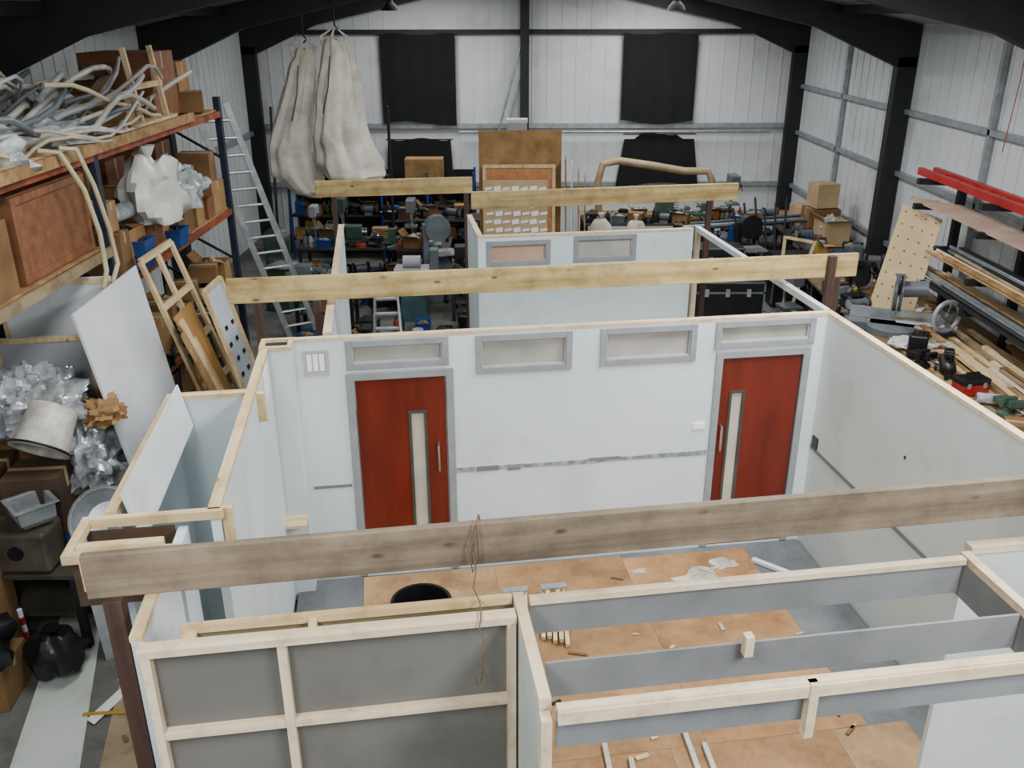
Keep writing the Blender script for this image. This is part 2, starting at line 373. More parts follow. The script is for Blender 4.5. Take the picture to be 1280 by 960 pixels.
thing('wall_skeleton','open timber wall frame without boarding beyond the door wall','set wall',[P('top_plate',G().box(X,7.16,2.38,X+.06,10.62,2.44),WALL2),P('stud',G().box(X,10.56,0,X+.06,10.62,2.38),pale('Z')),P('bottom_plate',G().box(X,7.16,0,X+.06,10.55,.05),pale('Y'))],'S')
g=G().box(-1.02,6.9,0,-.78,6.92,2.42).box(-.80,6.92,0,-.78,7.07,2.42).box(-1.02,6.92,0,-1.0,7.12,2.42)
thing('wall_pier','square pale blue boxed pier at the corner, open timber top','set wall',
 [P('panel',g,WALL),P('top_frame',G().box(-1.03,6.89,2.42,-.77,6.93,2.445).box(-1.03,7.08,2.42,-.77,7.12,2.445).box(-1.03,6.93,2.42,-.99,7.08,2.445).box(-.81,6.93,2.42,-.77,7.08,2.445),pine('X'),'pine frame'),
  P('infill',G().box(-1.0,6.92,2.3,-.8,7.1,2.32),OLIVE,'raw olive board'),
  P('ledge',G().box(-1.02,6.72,.86,-.78,6.9,.885),pine('X'),'small pine ledge')],'S')
thing('wall_flat','pale blue set side wall beside the alcove with timber top edge','set wall',
 [P('panel',G().box(-1.01,4.37,0,-.96,6.88,2.41),WALL),P('top_plate',G().box(-1.02,4.37,2.41,-.955,6.05,2.44).box(-1.02,6.05,2.41,-.955,6.88,2.44),pine('Y'),'pine top edge'),
  P('bracket',G().box(-.96,6.05,2.18,-.90,6.09,2.4),pine('Z'),'short timber bracket'),P('bracket',G().box(-.955,4.4,2.2,-.9,4.44,2.42),pine('Z'),'short timber bracket'),
  P('white_patch',G().box(-.958,6.45,2.15,-.95,6.7,2.38),BWHITE,'bright white filler patch')],'S')
g=G().box(-1.5,6.0,0,-1.02,6.05,2.41)
thing('wall_flat','pale set wall closing the end of the narrow alcove','set wall',[P('panel',g,WALL),P('top_plate',G().box(-1.5,5.99,2.41,-1.02,6.06,2.44),pine('X'))],'S')
thing('wall_flat','pale side wall of the narrow alcove','set wall',[P('panel',G().box(-1.56,4.42,0,-1.5,6.05,2.41),WALL),P('top_plate',G().box(-1.56,4.42,2.41,-1.5,6.05,2.44),pine('Y'))],'S')
thing('white_board_strip','long narrow white board propped inside the alcove wall','board',[P('white_board_strip',G().slab([(-1.41,4.45,2.2),(-1.41,5.97,2.22),(-1.475,5.98,2.53),(-1.475,4.45,2.52)],.012),WHITE)],'S')
thing('alcove_box','small open timber box with dark brown board inside','box frame',[
 P('rail',G().box(-1.66,4.34,2.39,-.94,4.385,2.44),pine('X')),
 P('rail',G().box(-1.66,4.0,2.39,-1.1,4.045,2.44),pine('X')),P('rail',G().box(-1.66,4.045,2.39,-1.615,4.34,2.44),pine('Y')),
 P('panel',G().box(-1.64,4.06,2.1,-1.2,4.08,2.38).box(-1.63,4.08,2.1,-1.19,4.33,2.12).box(-1.64,4.32,2.1,-1.19,4.335,2.38),DKBR,'dark brown board')],'S')
thing('wall_flat','short pale set wall under the weathered joist','set wall',[P('panel',G().box(-1.17,3.31,0,-1.12,3.99,2.41).box(-1.17,4.06,0,-1.12,4.33,2.37),WALL),P('top_plate',G().box(-1.175,3.31,2.41,-1.12,3.99,2.44),pine('Y'))],'S')
xs=[-1.11,-.55,.45]
parts=[P('panel',G().box(-1.11,3.25,0,.49,3.265,2.4),GREYB,'grey undercoated plywood'),
 P('top_plate',G().box(-1.12,3.195,2.405,.49,3.265,2.44),pale('X'))]
for x in xs: parts.append(P('stud',G().box(x,3.2,0,x+.038,3.25,2.405),pale('Z')))
for z in (1.95,1.2,.45):
    for a,b in ((-1.072,-.55),(-.512,.45)): parts.append(P('noggin',G().box(a,3.205,z,b,3.25,z+.036),pale('X')))
thing('wall_flat','back of a set wall, grey plywood with pale timber studs','set wall',parts,'S')
thing('wall_flat','second set wall tight behind the studded one','set wall',[P('panel',G().box(-.95,3.35,0,.49,3.365,2.4),OLIVE),P('top_plate',G().box(-.97,3.34,2.405,.49,3.378,2.44),pine('X')),
  P('spacer',G().box(-.42,3.275,2.35,-.385,3.34,2.43),pine('Y')),P('end_block',G().box(-.96,3.275,2.33,-.9,3.34,2.42),pine('Y'))],'S')
thing('wall_flat','short pale set wall return beside the header','set wall',[P('panel',G().box(.5,2.68,0,.515,3.38,2.4),WALL2),P('top_plate',G().box(.498,2.68,2.4,.548,3.38,2.44),pale('Y')),
  P('stud',G().box(.515,2.68,0,.55,2.72,2.4),pale('Z')),P('stud',G().box(.515,3.3,0,.55,3.34,2.4),pale('Z'))],'S')
thing('timber_post','pale timber post at the end of the short wall','post',[P('timber_post',G().box(.495,2.61,0,.54,2.67,2.39),pale('Z'),bev=.003)],'S')
def header(x0,y0,x1,y1,label,top=True,h=.18,front=False,blocks=()):
    ps=[P('panel',G().bar((x0,y0,H-.03-h/2),(x1,y1,H-.03-h/2),.012,h),GREYS,'grey painted strip')]
    if top: ps.append(P('rail',G().bar((x0,y0-.01,H-.015),(x1,y1-.01,H-.015),.042,.03),pale('X'),'pale timber rail'))
    if front: ps.append(P('rail',G().bar((x0,y0-.028,H-.035),(x1,y1-.028,H-.035),.032,.058),pale('X'),'pale timber front rail'))
    for bx,z0,z1 in blocks: ps.append(P('bracket',G().box(bx,y0-.05,z0,bx+.038,y0-.008,z1),pale('Z'),'timber bracket'))
    thing('header_panel',label,'panel',ps,'S')
header(.57,3.34,2.73,3.34,'long grey header strip topped by a pale timber rail')
header(.57,2.92,2.73,2.92,'plain grey header strip with a small timber block',top=False,blocks=[(1.42,H-.07,H+.03)])
header(.56,2.64,2.73,2.64,'grey header strip with pale timber rail and hanging bracket',front=True,blocks=[(1.58,H-.27,H)])
thing('header_panel','grey header end strip linking the long strips','panel',[P('panel',G().box(2.75,2.5,2.2,2.765,3.38,2.4),GREYS),P('rail',G().box(2.74,2.5,2.4,2.79,3.38,2.44),pale('Y'))],'S')
thing('wall_flat','grey-white set wall between header end and side wall','set wall',[P('panel',G().box(2.82,3.42,0,3.88,3.45,2.4),WALL2),P('top_plate',G().box(2.82,3.4,2.4,3.88,3.46,2.44),pale('X'))],'S')
thing('wall_flat','pale set wall on the far side of the door wall','set wall',[P('panel',G().box(-.53,7.2,0,-.48,11.44,2.41),WALL),P('top_plate',G().box(-.54,7.2,2.41,-.47,11.44,2.44),pale('Y'))],'S')
thing('wall_flat','white partition with two high windows behind the door wall','set wall',[
 P('panel',wallo(1.14,3.84,0,2.41,10.5,10.55,[(1.26,2.0,2.08,2.35),(2.34,3.09,2.09,2.38)]),WALL),P('top_plate',G().box(1.14,10.495,2.41,3.84,10.56,2.44),pale('X')),
 window(1.24,2.03,2.06,2.37,10.5,PANEP),window(2.32,3.11,2.07,2.4,10.5)],'S')
thing('wall_flat','short white return of the far partition','set wall',[P('panel',G().box(1.14,10.57,0,1.19,11.78,2.41),WALL),P('top_plate',G().box(1.135,10.57,2.41,1.2,11.78,2.44),pale('Y'))],'S')
def beam(x0,y0,x1,y1,z0,z1,m,label):
    thing('timber_beam',label,'beam',[P('timber_beam',G().bar((x0,y0,(z0+z1)/2),(x1,y1,(z0+z1)/2),.045,z1-z0),m,bev=.004)],'S')
beam(-1.39,3.55,4.1,3.58,2.5,2.72,beamw('X'),'long weathered timber joist across the studded walls')
beam(-1.42,3.61,-1.05,3.61,2.5,2.735,pine('X'),'short pine offcut bolted to the weathered joist')
beam(-1.40,7.97,4.62,7.97,2.5,2.73,beamy('X'),'long pine joist crossing behind the door wall')
beam(-.9,13.0,1.34,13.0,2.5,2.73,beamy('X'),'pine joist over the far room')
beam(1.2,11.82,4.95,11.9,2.5,2.73,beamy('X'),'pine joist over the far partition')
def post(x,y,z=2.5,w=.07,m=None): thing('timber_post','dark stained timber post carrying a joist','post',[P('timber_post',G().box(x-w/2,y-w/2,0,x+w/2,y+w/2,z),m or dkw(),bev=.003)],'S')
post(-1.28,3.53,w=.08)
for x,y in ((-1.15,7.97),(-.62,7.97),(4.42,7.97),(-.65,13.0),(1.25,13.0),(4.55,11.9)): post(x,y)
post(4.32,7.9,2.73)
sheets=[(-.35,4.61,.86,7.03,HARDB2),(.862,4.61,2.08,7.03,HARDB),(2.082,4.61,3.3,6.97,HARDB3),(.58,3.4,1.8,4.607,HARDB3),(1.802,3.42,3.02,4.607,HARDB),(3.022,3.5,3.6,4.607,HARDB2),(.62,2.35,1.9,3.38,HARDB),(1.902,2.35,3.1,3.4,HARDB2),(-.3,3.5,.575,4.607,HARDB)]
for i,(a,b,c,d,m) in enumerate(sheets):
    thing('hardboard_sheet','scuffed dusty brown hardboard sheet laid inside the set','board',[P('hardboard_sheet',G().box(a,b,DZ-.007,c,d,DZ-(i%2)*.001),m)],'S',group='floor protection sheets')
def spill(x,y,r,i):
    poly=[]
    for t in range(26):
        a=t*2*math.pi/26; k=r*(1+.9*noise.noise(Vector((math.cos(a)*1.6+i*3,math.sin(a)*1.6,i))))
        poly.append((x+1.5*k*math.cos(a),y+.8*k*math.sin(a)))
    thing('plaster_spill','dried white plaster spill on the brown boards','spill',[P('plaster_spill',G().prism(poly,DZ+.0005,DZ+.002),DWPL)],'S')
for i,q in enumerate(((2.75,6.55,.16),(3.0,6.75,.09),(2.5,6.35,.05),(2.2,6.75,.05),(1.0,4.2,.06),(2.1,4.1,.07),(2.6,3.9,.05),(1.3,6.3,.05))): spill(*q,i)
thing('timber_offcut','white painted strip lying on the floor near the door','timber',[P('timber_offcut',G().bar((3.3,6.75,DZ+.016),(3.62,6.4,DZ+.016),.05,.03),WHITE)],'S')
def lath(name,label,cat,prof,m,loc,frame='S',extra=(),n=28,rot=None,rz=0,sc=1):
    return thing(name,label,cat,[P(name if not extra else 'body',G().lathe(prof,n=n),m,smooth=True)]+list(extra),frame,loc=loc,rot=rot,rz=rz,sc=sc)
lath('plastic_tub','round black plastic tub on the set floor','tub',[(.0,.02),(.19,.02),(.235,.4),(.25,.41),(.25,.43),(.225,.43),(.19,.04),(0,.04)],BLKP,(.14,6.0,DZ))
for k,x in enumerate((.92,1.26)):
    ps=[]
    for i in range(5):
        ps.append(P('batten',G().bar((x-.13+.045*i,5.9-.03*i,DZ+.02+.03*(i%2)),(x-.03+.045*i,6.5,DZ+.05+.03*(i%2)),.035,.035),pine('Y')))
    ps.append(P('hinge',G().box(x-.05,6.45,DZ+.1,x+.17,6.52,DZ+.115),GALV)); ps.append(P('batten',G().bar((x-.15,6.1,DZ+.1),(x+.2,6.12,DZ+.1),.04,.03),pine('X')))
    thing('trestle_leg','small bundle of pine battens with a metal hinge','trestle',ps,'S')
for i in range(9):
    x=.64+.055*i
    thing('timber_batten','long pine batten lying on the set floor','timber',[P('timber_batten',G().bar((x,2.9+.05*i,DZ+.026),(x+.1+.02*(i%3),4.6-.13*i,DZ+.026),.045,.045),pine('Y') if i%3 else DULLB)],'S',group='battens on the floor')
for i,(a,b,c,d) in enumerate(((1.2,3.0,1.35,4.7),(1.32,2.95,1.5,4.55),(1.85,3.0,1.95,4.75),(1.96,3.0,2.05,4.6))):
    thing('white_strip','long white painted timber strip on the boards','timber',[P('white_strip',G().bar((a,b,DZ+.016),(c,d,DZ+.016),.035,.03),DWPL)],'S')
for i in range(34):
    x=random.uniform(.7,3.3); y=random.uniform(3.4,6.7)
    thing('wood_scrap','small splintered timber scrap on the boards','scrap',[P('wood_scrap',G().ob((x,y,DZ+.008),(random.uniform(.04,.16),random.uniform(.012,.04),.013),(0,0,random.uniform(0,3))),random.choice([pine('X'),DWPL,CARD2,DULLB,BLKP]))],'S',group='floor scraps')
thing('tool_case','black plastic tool case lying on the floor','case',[P('body',G().box(.95,3.95,DZ,1.3,4.3,DZ+.09),BLKP,bev=.015),P('lid',G().box(.95,3.95,DZ+.093,1.3,4.3,DZ+.14),BLKP,bev=.012),P('handle',G().tube([(1.05,3.95,DZ+.09),(1.06,3.91,DZ+.09),(1.19,3.91,DZ+.09),(1.2,3.95,DZ+.09)],.01),BLKP)],'S')
thing('string','thin frayed brown string tied round the weathered joist, hanging down','string',[P('loop',G().tube([(.35,3.51,2.74),(.31,3.51,2.6),(.33,3.51,2.48),(.36,3.51,2.55),(.35,3.51,2.74),(.37,3.6,2.735),(.4,3.62,2.6)],.0045,6),ROPE,smooth=True),
  P('tail',G().tube([(.33,3.5,2.6),(.34,3.46,2.52),(.32,3.4,2.47),(.34,3.3,2.452),(.33,3.19,2.452),(.32,3.17,2.42),(.34,3.165,2.35),(.32,3.165,2.27),(.33,3.165,2.2)],.0035,6),ROPE,smooth=True),
  P('frayed_end',G().tube([(.33,3.165,2.2),(.3,3.16,2.16),(.31,3.16,2.11)],.003,5).tube([(.33,3.165,2.2),(.35,3.16,2.15),(.34,3.16,2.1)],.003,5).tube([(.33,3.165,2.2),(.32,3.16,2.14)],.005,5),ROPE)],'S')
# ================================================================ CLUTTER KINDS (frame B)
def carton(x,y,z,sx,sy,sz,rz=0,m=None,open_=False,label=None):
    m=m or CARD; g=G().box(-sx/2,-sy/2,0,sx/2,sy/2,sz); ps=[]
    if open_:
        t=.008; g=G().box(-sx/2,-sy/2,0,sx/2,sy/2,t).box(-sx/2,-sy/2,t,-sx/2+t,sy/2,sz).box(sx/2-t,-sy/2,t,sx/2,sy/2,sz).box(-sx/2+t,-sy/2,t,sx/2-t,-sy/2+t,sz).box(-sx/2+t,sy/2-t,t,sx/2-t,sy/2,sz)
        ps=[P('body',g,m),P('flap',G().slab([(-sx/2,-sy/2,sz),(-sx/2-.1,-sy/2,sz+.12),(-sx/2-.1,sy/2,sz+.12),(-sx/2,sy/2,sz)],.005),m),
            P('flap',G().slab([(-sx/2,-sy/2,sz),(sx/2,-sy/2,sz),(sx/2,-sy/2-.12,sz+.05),(-sx/2,-sy/2-.12,sz+.05)],.005),m),
            P('contents',G().blob((0,0,sz*.72),(sx*.42,sy*.42,sz*.35),.4,random.random()*9,14,2.5),random.choice([FILM,BLKP,GRYM,CREAMP,CARD3]))]
    else: ps=[P('body',g,m,bev=.004),P('tape',G().box(-sx/2-.001,-.025,sz*.75,sx/2+.001,.025,sz+.0015),TAPE)]
    return thing('cardboard_box',label or ('open cardboard box with flaps up' if open_ else 'closed brown cardboard box sealed with tape'),'box',ps,loc=(x,y,z),rz=rz)
def nm(m): return m.name.replace('_Y','').replace('_X','').replace('_',' ').replace('plastic','').replace('machine','').replace('paint','').strip()
def tin(x,y,z,m,r=.09,h=.2):
    thing('paint_tin','round %s paint tin with wire handle'%nm(m),'tin',[P('body',G().lathe([(r,0),(r,h)],n=16),m,smooth=True),P('lid',G().lathe([(r*1.04,h),(r*1.04,h+.012),(r*.85,h+.012),(r*.82,h+.004),(0.001,h+.004)],n=16),GALV,smooth=True),
     P('handle',G().tube([(-r,0,h*.85),(-r*.8,-r*.7,h*.55),(0,-r*1.1,h*.45),(r*.8,-r*.7,h*.55),(r,0,h*.85)],.004,6),GALV)],loc=(x,y,z),rz=random.uniform(0,6))
def bottle(x,y,z,m,r=.04,h=.24):
    thing('bottle','%s bottle with a small cap'%nm(m),'bottle',[P('body',G().lathe([(r*.9,0),(r,.01),(r,h*.65),(r*.4,h*.85),(r*.35,h*.9)],n=14),m,smooth=True),P('cap',G().lathe([(r*.42,h*.88),(r*.42,h)],n=12),BLKP)],loc=(x,y,z))
def frame_xy(sx,sy,z):
    return G().box(-sx/2-.01,-sy/2-.01,z-.015,sx/2+.01,-sy/2,z).box(-sx/2-.01,sy/2,z-.015,sx/2+.01,sy/2+.01,z).box(-sx/2-.01,-sy/2,z-.015,-sx/2,sy/2,z).box(sx/2,-sy/2,z-.015,sx/2+.01,sy/2,z)
def sbin(x,y,z,m,sx=.3,sy=.4,sz=.2,rz=0):
    g=G(); a=.85
    def ring(k,zz,ins=0): return [((-sx/2+ins)*k,(-sy/2+ins)*k,zz),((sx/2-ins)*k,(-sy/2+ins)*k,zz),((sx/2-ins)*k,(sy/2-ins)*k,zz),((-sx/2+ins)*k,(sy/2-ins)*k,zz)]
    vs=ring(a,0)+ring(1,sz)+ring(1,sz,.01)+ring(a,.01,.01)
    fs=[(3,2,1,0)]+[(i,(i+1)%4,4+(i+1)%4,4+i) for i in range(4)]+[(4+i,4+(i+1)%4,8+(i+1)%4,8+i) for i in range(4)]+[(8+i,8+(i+1)%4,12+(i+1)%4,12+i) for i in range(4)]+[(12,13,14,15)]
    thing('storage_bin','open %s storage bin with loose parts inside'%nm(m),'bin',[P('body',g.add(vs,fs),m),P('rim',frame_xy(sx,sy,sz),m),P('contents',G().blob((0,0,sz*.6),(sx*.36,sy*.36,sz*.4),.4,random.random()*9,12,2.2),random.choice([GRYM,CARD,BLKP,CREAMP]))],loc=(x,y,z),rz=rz)
def toolbox(x,y,z,m,sx=.42,sy=.22,sz=.2,rz=0):
    thing('toolbox','%s toolbox with carrying handle'%nm(m),'toolbox',[P('body',G().box(-sx/2,-sy/2,0,sx/2,sy/2,sz*.65),m,bev=.01),P('lid',G().box(-sx/2-.006,-sy/2-.006,sz*.66,sx/2+.006,sy/2+.006,sz),BLKP,bev=.012),
     P('handle',G().tube([(-.09,0,sz),(-.08,0,sz+.05),(.08,0,sz+.05),(.09,0,sz)],.01),BLKP),P('latch',G().box(-.12,-sy/2-.014,sz*.5,-.08,-sy/2-.004,sz*.8),GALV),P('latch',G().box(.08,-sy/2-.014,sz*.5,.12,-sy/2-.004,sz*.8),GALV)],loc=(x,y,z),rz=rz)
def sack(x,y,z,m,r=.22,h=.4,seed=0,label='lumpy tied cloth sack'):
    g=G().blob((0,0,h*.42),(r,r*.9,h*.55),.12,seed,16)
    thing('sack',label,'sack',[P('body',g,m,smooth=True),P('neck',G().lathe([(r*.4,h*.8),(r*.12,h*.98),(r*.3,h*1.15)],n=12),m,smooth=True),P('tie',G().torus((0,0,h*.98),r*.14,.008,12,6),ROPE)],loc=(x,y,z-h*.1175))
def drillpress(x,y,z,m,s=1,rz=0):
    thing('pillar_drill','bench pillar drill with %s head'%nm(m),'machine',[P('base',G().box(-.13*s,-.18*s,0,.13*s,.16*s,.04*s),m,bev=.006),P('column',G().cyl((0,.1*s,.04*s),(0,.1*s,.8*s),.03*s),CHROME,smooth=True),
     P('table',G().box(-.12*s,-.16*s,.3*s,.12*s,.1*s,.33*s),GRYM,bev=.004),P('head',G().box(-.09*s,-.18*s,.6*s,.09*s,.22*s,.85*s),m,bev=.02),P('chuck',G().cyl((0,-.1*s,.6*s),(0,-.1*s,.48*s),.03*s,.015*s),CHROME),
     P('feed_handle',G().cyl((.09*s,-.08*s,.66*s),(.14*s,-.08*s,.66*s),.02*s).cyl((.13*s,-.08*s,.66*s),(.13*s,-.2*s,.58*s),.008*s),BLKP)],loc=(x,y,z),rz=rz)
def vise(x,y,z,m,rz=0):
    thing('bench_vise','%s cast bench vise'%nm(m),'vise',[P('base',G().lathe([(.1,0),(.1,.03),(.06,.05),(.06,.09)]),m),P('fixed_jaw',G().box(-.08,-.02,.09,.08,.16,.16).box(-.08,-.03,.14,.08,.02,.21),m,bev=.008),P('moving_jaw',G().box(-.08,-.14,.13,.08,-.09,.21).box(-.04,-.12,.1,.04,0,.14),m,bev=.008),
      P('screw',G().cyl((0,-.28,.12),(0,-.12,.12),.014).cyl((-.1,-.27,.12),(.1,-.27,.12),.007),CHROME)],loc=(x,y,z),rz=rz)
MY=Matrix.Rotation(math.pi/2,3,'Y'); MX=Matrix.Rotation(math.pi/2,3,'X')
def grinder(x,y,z,rz=0):
    thing('bench_grinder','grey twin wheel bench grinder','grinder',[P('body',G().cyl((-.1,0,.13),(.1,0,.13),.07).box(-.08,-.08,0,.08,.08,.06),GRYM,smooth=True)]+[P('wheel',G().cyl((s*.13,0,.13),(s*.16,0,.13),.085),GALV) for s in (-1,1)]+[P('guard',G().torus((s*.145,0,.14),.085,.018,16,6,MY),BLKP) for s in (-1,1)],loc=(x,y,z),rz=rz)
def mitre(x,y,z,rz=0,m=YEL,sc=1):
    thing('mitre_saw','%s and black mitre saw with round guard'%nm(m),'saw',[P('base',G().lathe([(.2,0),(.2,.05),(.17,.06)]).box(-.35,-.06,0,.35,.06,.06),GRYM,bev=.004),P('fence',G().box(-.32,.07,.06,.32,.1,.14),ALU),P('arm',G().bar((0,.2,.06),(0,.22,.32),.06,.06).bar((0,.22,.3),(0,-.05,.38),.06,.05),BLKP,bev=.006),
     P('guard',G().cyl((-.03,0,.3),(.03,0,.3),.14),m,smooth=True),P('blade',G().cyl((-.004,-.03,.27),(.004,-.03,.27),.13),ALU),P('motor',G().cyl((.03,.03,.32),(.2,.03,.34),.06),m,smooth=True),P('handle',G().torus((0,-.17,.4),.06,.014,16,6,MY),BLKP)],loc=(x,y,z),rz=rz,sc=sc)
def coil(x,y,z,m,R=.16,r=.02,rz=0,label=None):
    g=G()
    for i in range(4): g.torus((.01*math.sin(i*2),.01*math.cos(i*2),r+i*r*1.5),R-(i%2)*.02,r,20,6)
    thing('cable_coil',label or 'coiled length of %s cable tied together'%nm(m),'cable',[P('coil',g,m,smooth=True),P('tie',G().ob((R,0,r*4),(.06,.03,r*8)),BLKP)],loc=(x,y,z),rz=rz)
def fan(x,y,z,m,rz=0,r=.2):
    thing('extractor_fan','round silver duct fan on a stand','fan',[P('ring',G().torus((0,0,r+.05),r,.03,28,8,MX),m,smooth=True),P('hub',G().cyl((0,-.05,r+.05),(0,.05,r+.05),.05),GRYM)]+[P('blade',G().ob((math.cos(a)*r*.55,0,r+.05+math.sin(a)*r*.55),(r*.85,.01,.07),(.5,-a,0)),GRYM) for a in (0,1.26,2.51,3.77,5.03)]+[P('stand',G().box(-r*.7,-.08,0,r*.7,.08,.03),BLKP)],loc=(x,y,z),rz=rz)
def sprayg(x,y,z,m,rz=0):
    thing('power_drill','cordless drill with %s body'%nm(m),'drill',[P('body',G().cyl((-.09,0,.19),(.08,0,.19),.035),m,smooth=True),P('grip',G().bar((-.03,0,.17),(-.05,0,.05),.035,.045),BLKP,bev=.006),P('battery',G().box(-.1,-.035,0,.02,.035,.055),BLKP,bev=.006),P('chuck',G().cyl((.08,0,.19),(.14,0,.19),.022,.012),GRYM)],loc=(x,y,z),rz=rz)
def compressor(x,y,z,m,rz=0,sc=1):
    thing('air_compressor','%s air compressor with round tank and wheels'%nm(m),'compressor',[P('tank',G().lathe([(.0,-.36),(.1,-.35),(.15,-.3),(.15,.3),(.1,.35),(.0,.36)],(0,0,.24),20,MY),m,smooth=True),P('motor',G().box(-.12,-.09,.4,.1,.09,.56),BLKP,bev=.02),P('fins',G().box(.12,-.07,.39,.24,.07,.52),ALU),P('handle',G().tube([(-.3,0,.36),(-.42,0,.55),(-.42,.12,.6),(-.42,-.12,.6)],.014),BLKP)]+[P('wheel',G().cyl((.25,s*.15,.09),(.25,s*.19,.09),.09),BLKP) for s in (-1,1)]+[P('foot',G().box(-.28,-.04,0,-.22,.04,.12),BLKP)],loc=(x,y,z),rz=rz,sc=sc)
def bandsaw(x,y,z,m,rz=0,sc=1):
    thing('band_saw','%s upright band saw with two round wheel covers'%nm(m),'machine',[P('base',G().box(-.3,-.2,0,.3,.2,.45),m,bev=.02),P('lower_cover',G().cyl((0,-.12,.7),(0,.1,.7),.26),m,smooth=True),P('spine',G().box(-.3,-.06,.45,-.18,.08,1.6),m,bev=.01),P('upper_cover',G().cyl((0,-.12,1.5),(0,.1,1.5),.26),m,smooth=True),P('table',G().box(-.12,-.3,.98,.36,.2,1.02),ALU,bev=.004),P('blade',G().box(.2,-.02,1.0,.205,.0,1.45),ALU),P('blade_guard',G().box(.17,-.05,1.2,.23,.02,1.42),BLKP)],loc=(x,y,z),rz=rz,sc=sc)
def latheM(x,y,z,m,rz=0,sc=1):
    thing('metal_lathe','%s bench lathe with headstock and tailstock'%nm(m),'machine',[P('bed',G().box(-.55,-.1,.08,.55,.1,.16).box(-.5,-.08,0,-.35,.08,.08).box(.35,-.08,0,.5,.08,.08),m,bev=.008),P('headstock',G().box(-.55,-.13,.16,-.22,.13,.42),m,bev=.02),P('chuck',G().cyl((-.22,0,.28),(-.12,0,.28),.08),CHROME,smooth=True),P('carriage',G().box(-.05,-.16,.16,.12,.12,.22).box(0,-.1,.22,.08,.02,.29),GRYM,bev=.005),P('tailstock',G().box(.32,-.06,.16,.48,.06,.34).cyl((.22,0,.28),(.32,0,.28),.02),m,bev=.01),P('handwheel',G().torus((.1,-.18,.18),.05,.008,16,6,MX),CHROME)],loc=(x,y,z),rz=rz,sc=sc)
def jerry(x,y,z,m,rz=0):
    thing('jerry_can','%s jerry can with moulded handle'%nm(m),'can',[P('body',G().box(-.11,-.08,0,.11,.08,.3),m,bev=.025),P('handle',G().tube([(-.07,0,.29),(-.05,0,.35),(.05,0,.35),(.07,0,.29)],.012),m),P('cap',G().cyl((.08,0,.29),(.1,0,.34),.025),BLKP)],loc=(x,y,z),rz=rz)
def clampk(x,y,z,m,rz=0):
    thing('bar_clamp','steel bar clamp with %s handle'%nm(m),'clamp',[P('bar',G().box(-.3,-.01,.03,.3,.01,.05),GALV),P('jaw',G().box(-.3,-.015,0,-.27,.015,.12),STEEL),P('jaw',G().box(.12,-.015,0,.15,.015,.12),STEEL),P('handle',G().cyl((.16,0,.1),(.3,0,.1),.018),m)],loc=(x,y,z),rz=rz)
def roll(x,y,z,m,rz=0,l=.5,r=.06):
    M=Matrix.Rotation(math.pi/2,3,'Y')
    thing('material_roll','roll of %s sheet material'%nm(m),'roll',[P('roll',G().lathe([(r*.4,-l/2),(r,-l/2),(r,l/2),(r*.4,l/2)],(0,0,r),18,M),m,smooth=True),P('core',G().lathe([(r*.42,-l/2-.005),(r*.42,l/2+.005)],(0,0,r),12,M),CARD2)],loc=(x,y,z),rz=rz)
PAL=[BLUE,RED,GRYM,CREAMP,GREEN,GREYW,BLKP,YEL,GRNM,BLKP,GRYM,BLKP,STEEL,STEEL,BLKP,GRYM]
def rndclutter(x,y,z,i):
    k=i%13; m=random.choice(PAL); rz=random.uniform(-.5,.5)
    if k==0: tin(x,y,z,m)
    elif k==1: toolbox(x,y,z,m,.34,.2,.2,rz=rz)
    elif k==2: bottle(x,y,z,m); bottle(x+.1,y+.04,z,random.choice(PAL)); 
    elif k==3: sbin(x,y,z,random.choice([BLUE,BLKP,GRYM]),.26,.3,.16,rz=rz)
    elif k==4: carton(x,y,z,.3,.25,.22,rz,random.choice([CARD,CARD2,DKBR]))
    elif k==5: sprayg(x,y,z,m,rz=random.uniform(0,6))
    elif k==6: coil(x,y,z,random.choice([BLKP,ORNG,GRYM]),.11,.015)
    elif k==7: grinder(x,y,z,rz)
    elif k==8: vise(x,y,z,random.choice([GRYM,BLUE,GRNM,BLKP]),rz)
    elif k==9: jerry(x,y,z,m,rz)
    elif k==10: clampk(x,y,z,m,random.uniform(0,3)); bottle(x+.05,y-.1,z,m,.03,.18)
    elif k==11: carton(x,y,z,.32,.28,.2,rz,random.choice([CARD,CARD2]),True)
    else: roll(x,y,z,random.choice([FILM,CARD2,BLKP,GRYM]),rz,.3)
def scatter(x0,x1,y0,y1,z,step=.36,i0=0,ax='x'):
    i=i0; a=x0 if ax=='x' else y0; e=x1 if ax=='x' else y1
    while a<e:
        b=random.uniform(y0,y1) if ax=='x' else random.uniform(x0,x1)
        rndclutter(a if ax=='x' else b,b if ax=='x' else a,z,i); i+=random.choice((1,1,2,3,4)); a+=step*random.uniform(.85,1.15)
def bench(x0,y0,x1,y1,h,label,m=PLY,legm=None,shelf=True,t=.04):
    legm=legm or STEEL; ps=[P('worktop',G().box(x0,y0,h-t,x1,y1,h),m,bev=.003)]
    n=max(2,int(max(x1-x0,y1-y0)/1.8)+1)
    for i in range(n):
        for s in (0,1):
            if x1-x0>y1-y0: lx=x0+.05+(x1-x0-.1)*i/(n-1); ly=y0+.05 if s==0 else y1-.05
            else: ly=y0+.05+(y1-y0-.1)*i/(n-1); lx=x0+.05 if s==0 else x1-.05
            ps.append(P('leg',G().box(lx-.03,ly-.03,0,lx+.03,ly+.03,h-t),legm))
    if shelf: ps.append(P('shelf',G().box(x0+.08,y0+.08,.3,x1-.08,y1-.08,.33),m))
    thing('workbench',label,'workbench',ps)
DBENCH=mat('dark_bench','#302c26','#423c33',.7,stain=DIRT)
